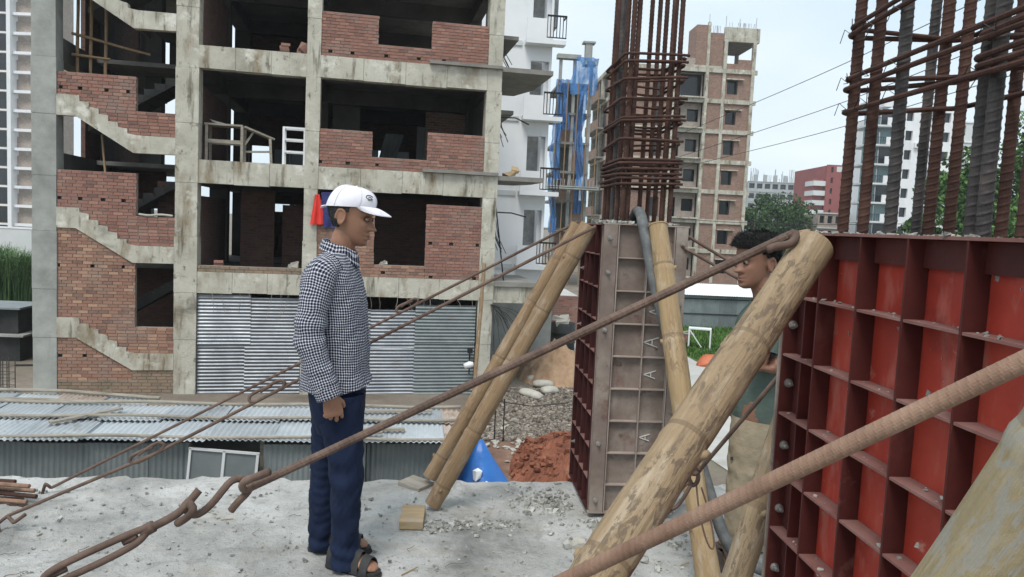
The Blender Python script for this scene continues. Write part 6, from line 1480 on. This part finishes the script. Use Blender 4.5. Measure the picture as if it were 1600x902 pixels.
mb.tube([Q1(524,640,.07), Q1(516,672,.09), Q1(507,735,.10), Q1(504,800,.10), Q1(502,842,.10), np.array([af[0], af[1], .05])], [.07,.07,.054,.048,.036,.034], 14)
dn, df = np.array([.93,-.36,0]), np.array([1,.02,0]); foot(mb, an, dn, .25); foot(mb, af+[.03,0,0], df, .27)
skin_body('body', mb, M['skin_a'], MAN, .0033)
head_parts(MAN, T1, None, M['skin_a'], M['grey_hair'])
hair_shell(MAN, T1, M['grey_hair'], lambda p: p[2] < .035 and (p[0] < -.028 and p[2] > -.055) or (.012 < p[2] < .035 and -.03 <= p[0] < .004), lambda p: .006, 3, 3000, .007)
# cap: crown of panels, band, curved brim, back strap, round badge
mb = MB(); NA = 72; rs = []; Zc = np.linspace(0, 1, 22)
for s in Zc:
    th = np.linspace(-PI, PI, NA, endpoint=False); row = []
    for a in th:
        c = math.cos(a); sn_ = math.sin(a); zb = .034 + .020*c; f = math.cos(s*PI/2)**.62; ht = .122
        rx = .099 if c > 0 else .107; x = -.008 + rx*c*f; y = .087*sn_*f; z = zb*(1-s) + s*0 + (ht - zb*s*.0)*math.sin(s*PI/2)**1.15 - zb*0*s
        z = zb + (ht - zb)*math.sin(s*PI/2)**1.05
        x += .012*s*(1-s)*2*(1 if c > 0 else .2); g_ = .0014*(abs(math.sin(3*a))**.25 - 1); y *= 1+g_*8; x += g_*c*8*.1
        row.append(T1((x, y, z)))
    rs.append(row)
mb.rings(rs, cap=False); mb.rings([[p for p in rs[0]], [T1((-.008 + (.099 if math.cos(a) > 0 else .107)*.95*math.cos(a), .083*math.sin(a), .040+.020*math.cos(a))) for a in np.linspace(-PI, PI, NA, endpoint=False)]], cap=False)
cap = mb.build('cap', M['cap'], MAN, smooth=True)
mb = MB(); top = []; bot = []
for t in np.linspace(0, 1, 14):
    rt = []; rb = []
    for q in np.linspace(-1, 1, 25):
        a = q*1.28; bx = -.008 + .099*math.cos(a); by = .087*math.sin(a); L = .074*max(0, 1-q*q)**.75
        x = bx + L*t; y = by*(1 - .10*t); dr = (-.022*(abs(q)**2)*t - .024*t**1.6)*(L/.08)**.8 + .002*t
        rt.append(T1((x, y, .054 + .020*(math.cos(a)-1)*.6 + dr + .010*(1-t)*0))); rb.append(T1((x, y, .0505 + .020*(math.cos(a)-1)*.6 + dr)))
    top.append(rt); bot.append(rb)
mb.rings(top, cap=False, closed=False); mb.rings([r[::-1] for r in bot], cap=False, closed=False); mb.rings([top[-1], bot[-1]], cap=False, closed=False)
mb.build('brim', M['cap'], cap, smooth=True)
mb = MB(); mb.tube([T1((-.108,-.030,.016)), T1((-.122,-.022,.010)), T1((-.128,-.006,.004)), T1((-.121,.012,.006))], [.009,.012,.011,.008], 10, flat=.35); mb.build('strap', M['cap'], cap, smooth=True)
mb = MB()
for a in (0, PI/3, -PI/3, 2*PI/3, -2*PI/3, PI):
    pts = []
    for q in np.linspace(.02, .97, 14):
        c = math.cos(a); zb = .034+.020*c; f = math.cos(q*PI/2)**.62; pts.append(T1((-.008+(.099 if c > 0 else .107)*c*f*1.004 + .012*q*(1-q)*2*(1 if c > 0 else .2), .087*math.sin(a)*f*1.004, zb+(.1225-zb)*math.sin(q*PI/2)**1.05)))
    mb.tube(pts, .0011, 5)
mb.build('seam', M['cap_seam'], cap, smooth=True)
mb = MB(); mb.lump(T1((-.006,0,.123)), (.006,.006,.004)); mb.build('button', M['cap'], cap)
def capsurf(a, s): 
    c = math.cos(a); zb = .034+.020*c; f = math.cos(s*PI/2)**.62; return np.array([-.008+(.099 if c > 0 else .107)*c*f*1.012 + .012*s*(1-s)*2, .087*math.sin(a)*f*1.012, zb+(.123-zb)*math.sin(s*PI/2)**1.05])
mb = MB(); ring = [T1(capsurf(-.62 + .21*math.cos(q), .40 + .085*math.sin(q))) for q in np.linspace(0, 2*PI*.86, 26)]; mb.tube(ring, .0016, 6)
mb.tube([T1(capsurf(-.70+.26*t, .37+.05*math.sin(t*5))) for t in np.linspace(0,1,10)], .0014, 5); mb.tube([T1(capsurf(-.74+.30*t, .275)) for t in np.linspace(0,1,6)], .0009, 5); mb.build('emblem', M['wire'], cap)
# shirt
mb = MB(); mb.uv = []; zk = lambda py: Q1(522, py)[2]
keys = []
for (py, cx, a, b, dy) in ((606,524,.152,.178,0),(575,524,.150,.178,0),(540,524,.151,.180,0),(500,523,.148,.185,0),(465,521,.142,.192,0),(440,519.5,.133,.198,0),(424,519,.118,.196,0),(412,521,.100,.172,0),(403,524,.083,.130,0),(396,528,.070,.092,0),(390,531,.062,.070,0)):
    c = Q1(cx, py); keys.append((c[2], c[0], c[1], a, b))
K = interp_rings(keys, 110); rs = []; nS = 110
for k, (z, cx, cy, a, b) in enumerate(K):
    R_, th = ell((cx, cy, z), a, b, nS, 0, .90); s = k/109
    nrm = np.stack([np.cos(th), np.sin(th), 0*th], 1)
    dsp = .0045*vnoise(R_*np.array([1,1,.55]), 17, 5) + .0028*vnoise(R_, 40, 6) + .0035*np.sin((R_[:,2]*30 + R_[:,0]*26))*np.exp(-((z-.83)/.12)**2) + .003*np.sin(R_[:,2]*24 - R_[:,0]*34)*np.exp(-((z-1.18)/.10)**2)
    dsp = dsp*np.clip((1-s)*6, .15, 1); R_ = R_ + nrm*dsp[:, None]
    if s < .16:                                         # shirt tail: front rises, hem flares
        e = (1 - s/.16); R_[:, 2] += e*(.040*np.maximum(0, np.cos(th))**3 + .008*np.sin(5*th)); R_ += nrm*(e*.010*np.maximum(0, np.cos(th-.3)))[:, None]
    rs.append(R_); mb.uv += [(q*.165, p[2], 0) for q, p in zip(th, R_)]
mb.rings(rs, cap=False); mb.rings([rs[0], rs[0]*np.array([1,1,1]) + (K[0][[1,2,0]] - rs[0])*np.array([.05,.05,0]), rs[5] + (K[5][[1,2,0]]-rs[5])*np.array([.06,.06,0])], cap=False); mb.uv += mb.uv[:nS]*3
cs = cloth_tube(mb, [Q1(519,416,-.12), Q1(504,424,-.172), Q1(493,462,-.208), Q1(483,512,-.238), Q1(484,534,-.242), Q1(496,572,-.243), Q1(509,606,-.242)], [.062,.068,.067,.064,.064,.059,.055], [.056,.064,.064,.060,.060,.056,.052], 44, 84, .0035, 21, folds=((.55,.09,.004,70,.5),(.88,.05,.003,90,1.2)))
cloth_tube(mb, [Q1(508,601,-.2425), Q1(511,611,-.2422), Q1(515,622,-.242)], [.059,.058,.056], [.054,.053,.051], 40, 14, .001, 23, uvc=.004)
cloth_tube(mb, [Q1(519,416,.12), Q1(506,424,.172), Q1(500,462,.203), Q1(497,512,.228), Q1(512,565,.232), Q1(527,606,.225)], [.070,.078,.072,.066,.06,.054], [.06,.07,.066,.06,.056,.05], 36, 60, .004, 22)
shirt = mb.build('shirt', M['gingham'], MAN, smooth=True)
mb = MB(); mb.uv = []                                 # collar: stand and folded flaps
for (h0, h1, o0, o1) in ((0,.036,.0,.004),):
    th = np.linspace(0, 2*PI, 60, endpoint=False); rr = []
    for j, (dz, ex) in enumerate(((-.012,.0),(.012,-.003),(.026,-.002),(.030,.004),(.012,.012),(-.014,.022))):
        row = []
        for q in th:
            fr = max(0, math.cos(q))**2; bk = max(0,-math.cos(q)); cz = Q1(530,392)[2] + .026*bk - .030*fr; c0 = Q1(531-3*bk,392)
            lap = dz - (.030*fr if j == 5 else 0); row.append((c0[0] + (.062+ex+.010*fr)*math.cos(q), c0[1] + (.066+ex)*math.sin(q), cz + lap))
        rr.append(row); mb.uv += [(q*.07, .01*j*1.7, 0) for q in th]
    mb.rings(rr, cap=False)
mb.build('collar', M['gingham'], shirt, smooth=True)
mb = MB(); mb.tube([Q1(545,400,-.02)+[.03,0,0], Q1(565,440,-.03)+[.012,0,0], Q1(573,490,-.03)+[.006,0,0], Q1(575,560,-.03)+[.006,0,0]], .004, 6)
pk = MB(); 
# trousers
mb = MB(); mb.uv = []
cloth_tube(mb, [Q1(526,572), Q1(527,600), Q1(528,645), Q1(528,672)], [.128,.130,.120,.09], [.160,.166,.162,.13], 48, 30, .003, 31)
cloth_tube(mb, [Q1(530,618,-.078), Q1(533,660,-.085), Q1(538,700,-.09), Q1(541,740,-.09), Q1(540,790,-.09), Q1(539,835,-.09), Q1(540,862,-.09), Q1(540,882,-.09)], [.108,.098,.082,.074,.066,.061,.065,.068], [.098,.092,.086,.080,.074,.070,.074,.076], 48, 110, .0085, 32, folds=((.42,.10,.002,55,.2),(.92,.06,.006,80,1.5)))
cloth_tube(mb, [Q1(522,618,.078), Q1(516,660,.088), Q1(510,700,.095), Q1(507,740,.10), Q1(504,790,.10), Q1(502,830,.10), Q1(502,853,.10)], [.104,.090,.072,.064,.057,.054,.055], [.098,.092,.084,.078,.072,.068,.072], 44, 100, .0075, 33, folds=((.42,.10,.002,55,1.2),(.93,.06,.005,80,.5)))
tr_ = mb.build('trousers', M['navy'], MAN, smooth=True)
def sandal(root, A, D, L, m, straps=True):
    A = np.array(A, float); D = D/np.linalg.norm(D); S = np.array([-D[1], D[0], 0]); c0 = np.array([A[0], A[1], 0]); mb = MB(); k = L/.25
    ol = [(-.088,0),(-.08,.024),(-.05,.036),(0,.037),(.05,.040),(.10,.048),(.145,.046),(.178,.028),(.190,.0)]; ol = ol + [(x, -y) for x, y in ol[-2:0:-1]]
    for z0, z1, e in ((.0,.012,1.0),(.0125,.026,.97)):
        mb.vprism([tuple((c0 + D*x*k*e + S*y*e)[:2]) for x, y in ol], z0, z1)
    s = mb.build('sandal', m, root)
    for (d, w_, h_, wd) in (((-.045,.041,.098,.045),(.030,.044,.126,.042),(.078,.049,.104,.040),(.125,.052,.084,.038)) if straps else ()):
        mb = MB(); rs = []
        for e in (-1, 1):
            rs.append([c0 + D*(d+e*wd/2)*k + S*w_*math.cos(a)*1.02 + np.array([0,0,.012 + (h_-.008 - .10*e*wd)*max(0,math.sin(a))]) for a in np.linspace(0, PI, 18)])
        inn = [[p - (p - (c0 + D*(d)*k + np.array([0,0,.02])))*.06 for p in r] for r in rs]
        mb.rings([rs[0], rs[1]], False, 0, False); mb.rings([inn[1], inn[0]], False, 0, False); mb.rings([rs[1], inn[1]], False, 0, False); mb.rings([inn[0], rs[0]], False, 0, False); mb.build('strap', m, s, smooth=False)
    return s
sandal(MAN, an, dn, .26, M['sandal']); sandal(MAN, af+[.03,0,0], df, .28, M['sandal'])

# ---------------------------------------------------------------- the second man behind the red form
Y2 = 3.66; r2 = gz(1185, 884, 0); r2 = np.array([r2[0], Y2, 0.0])
MN2 = thing('person', 'bareheaded man in green tee shirt and khaki trousers half hidden behind the red form', 'person', r2)
Q2 = lambda px, py, dy=0.0: at(px-18, py, Y2+dy) - r2
ear = Q2(1206, 412); T0 = headT((0,0,0), math.radians(5), 1.05, -1, yaw=.32); T2 = headT(ear - T0((-.022,0,-.012)), math.radians(5), 1.05, -1, yaw=.32)
mb = MB(); add_head(mb, T2)
mb.tube([Q2(1217,480), Q2(1213,455), Q2(1205,436), Q2(1199,420)], [.068,.058,.054,.05], 18)
mb.tube([Q2(1205,640), Q2(1206,590), Q2(1209,540), Q2(1213,500), Q2(1215,476)], [.11,.112,.115,.11,.06], 20, flat=1.35)
mb.tube([Q2(1216,482,-.1), Q2(1218,486,-.17), Q2(1213,530,-.21), Q2(1201,575,-.23), Q2(1226,572,-.22), Q2(1258,560,-.2), Q2(1268,556,-.2)], [.05,.053,.045,.041,.040,.031,.028], 14)
mb.tube([Q2(1216,482,.1), Q2(1216,486,.17), Q2(1206,530,.21), Q2(1196,580,.22), Q2(1222,590,.22), Q2(1255,580,.2)], [.05,.053,.045,.041,.038,.028], 14)
wr = Q2(1268,556,-.2); hand(mb, wr, (1,.1,.15), (0,.1,1), (0,1,-.1), (.5,.7,.5)); wr = Q2(1255,580,.2); hand(mb, wr, (1,-.1,.1), (0,-.1,1), (0,-1,-.1), (.5,.7,.5))
a1 = Q2(1175,874,-.06); a2 = Q2(1192,862,.16)
mb.tube([Q2(1203,625,-.08), Q2(1192,690,-.08), Q2(1184,745,-.07), Q2(1178,810,-.06), np.array([a1[0],a1[1],.05])], [.085,.075,.056,.048,.035], 14)
mb.tube([Q2(1206,625,.08), Q2(1203,690,.12), Q2(1202,745,.14), Q2(1196,810,.16), np.array([a2[0],a2[1],.05])], [.085,.075,.056,.048,.035], 14)
foot(mb, a1, np.array([-1,-.25,0]), .25); foot(mb, a2, np.array([-1,-.1,0]), .25)
skin_body('body', mb, M['skin_b'], MN2, .0044)
head_parts(MN2, T2, None, M['skin_b'], M['hair'])
hair_shell(MN2, T2, M['hair'], lambda p: p[2] > .060 - .0*p[0] or (p[0] < .02 and p[2] > .035) or (p[0] < -.030 and p[2] > -.045) or (-.03 <= p[0] < -.002 and p[2] > .004),
           lambda p: .007 + .024*max(0, min(1, (p[2]-.04)/.05)) + (.008 if p[0] > .03 and p[2] > .055 else 0), 7, 9000, .018)
mb = MB(); mb.uv = []; keys = []
for (py, cx, a, b) in ((652,1200,.128,.165),(620,1202,.130,.168),(580,1205,.130,.172),(540,1209,.130,.180),(512,1212,.125,.188),(496,1214,.112,.182),(486,1215,.095,.15),(477,1215,.075,.10),(471,1214,.066,.072)):
    c = Q2(cx, py); keys.append((c[2], c[0], c[1], a, b))
K = interp_rings(keys, 80); rs = []
for k, (z, cx, cy, a, b) in enumerate(K):
    R_, th = ell((cx, cy, z), a, b, 72); nrm = np.stack([np.cos(th), np.sin(th), 0*th], 1); s = k/79
    R_ = R_ + nrm*((.006*vnoise(R_*np.array([1,1,.6]), 16, 15) + .003*vnoise(R_, 40, 16))*min(1, (1-s)*6+.15))[:, None]; rs.append(R_); mb.uv += [(0,0,0)]*72
mb.rings(rs, cap=False)
cloth_tube(mb, [Q2(1215,484,-.10), Q2(1218,490,-.165), Q2(1214,525,-.205), Q2(1209,549,-.218)], [.066,.072,.068,.068], [.06,.066,.064,.066], 36, 36, .004, 41)
cloth_tube(mb, [Q2(1215,484,.10), Q2(1216,490,.165), Q2(1208,525,.205), Q2(1202,549,.215)], [.066,.072,.068,.068], [.06,.066,.064,.066], 36, 36, .004, 42)
mb.build('tee_shirt', M['green_shirt'], MN2, smooth=True)
mb = MB(); mb.uv = []
cloth_tube(mb, [Q2(1202,636), Q2(1202,660), Q2(1201,690)], [.125,.122,.105], [.162,.16,.14], 48, 26, .003, 51)
cloth_tube(mb, [Q2(1200,655,-.078), Q2(1193,690,-.08), Q2(1188,730,-.075), Q2(1184,770,-.07), Q2(1180,810,-.065), Q2(1176,845,-.06), Q2(1174,866,-.06)], [.112,.108,.100,.096,.090,.086,.084], [.098,.094,.09,.086,.08,.078,.08], 46, 100, .006, 52, folds=((.40,.10,.003,60,.4),(.9,.08,.006,70,1.1)))
cloth_tube(mb, [Q2(1206,655,.078), Q2(1204,700,.11), Q2(1203,745,.14), Q2(1198,800,.155), Q2(1193,852,.16)], [.110,.10,.092,.086,.08], [.098,.092,.086,.08,.08], 40, 80, .006, 53, folds=((.9,.09,.010,70,.2),))
kh = mb.build('trousers', M['khaki'], MN2, smooth=True)
mb = MB(); c = Q2(1171,712,-.15); mb.lump(Q2(1161,716,-.115), (.008,.006,.008)); mb.build('button', M['dark'], kh)
sandal(MN2, a1, np.array([-1,-.25,0]), .27, M['shoe']); sandal(MN2, a2, np.array([-1,-.1,0]), .27, M['shoe'])

# ================================================================ AIR
mb = MB(); mb.box(-420, 420, -12, 420, GZ-1, 62); o = mb.build('haze', None, kind='stuff')
m_ = bpy.data.materials.new('thin_haze'); m_.use_nodes = True; nt = m_.node_tree; nt.nodes.remove(nt.nodes['Principled BSDF'])
pv = nt.nodes.new('ShaderNodeVolumePrincipled'); pv.inputs['Color'].default_value = (.86,.92,.98,1); pv.inputs['Density'].default_value = .0005; pv.inputs['Anisotropy'].default_value = .2
nt.links.new(pv.outputs['Volume'], nt.nodes['Material Output'].inputs['Volume']); o.data.materials.append(m_)
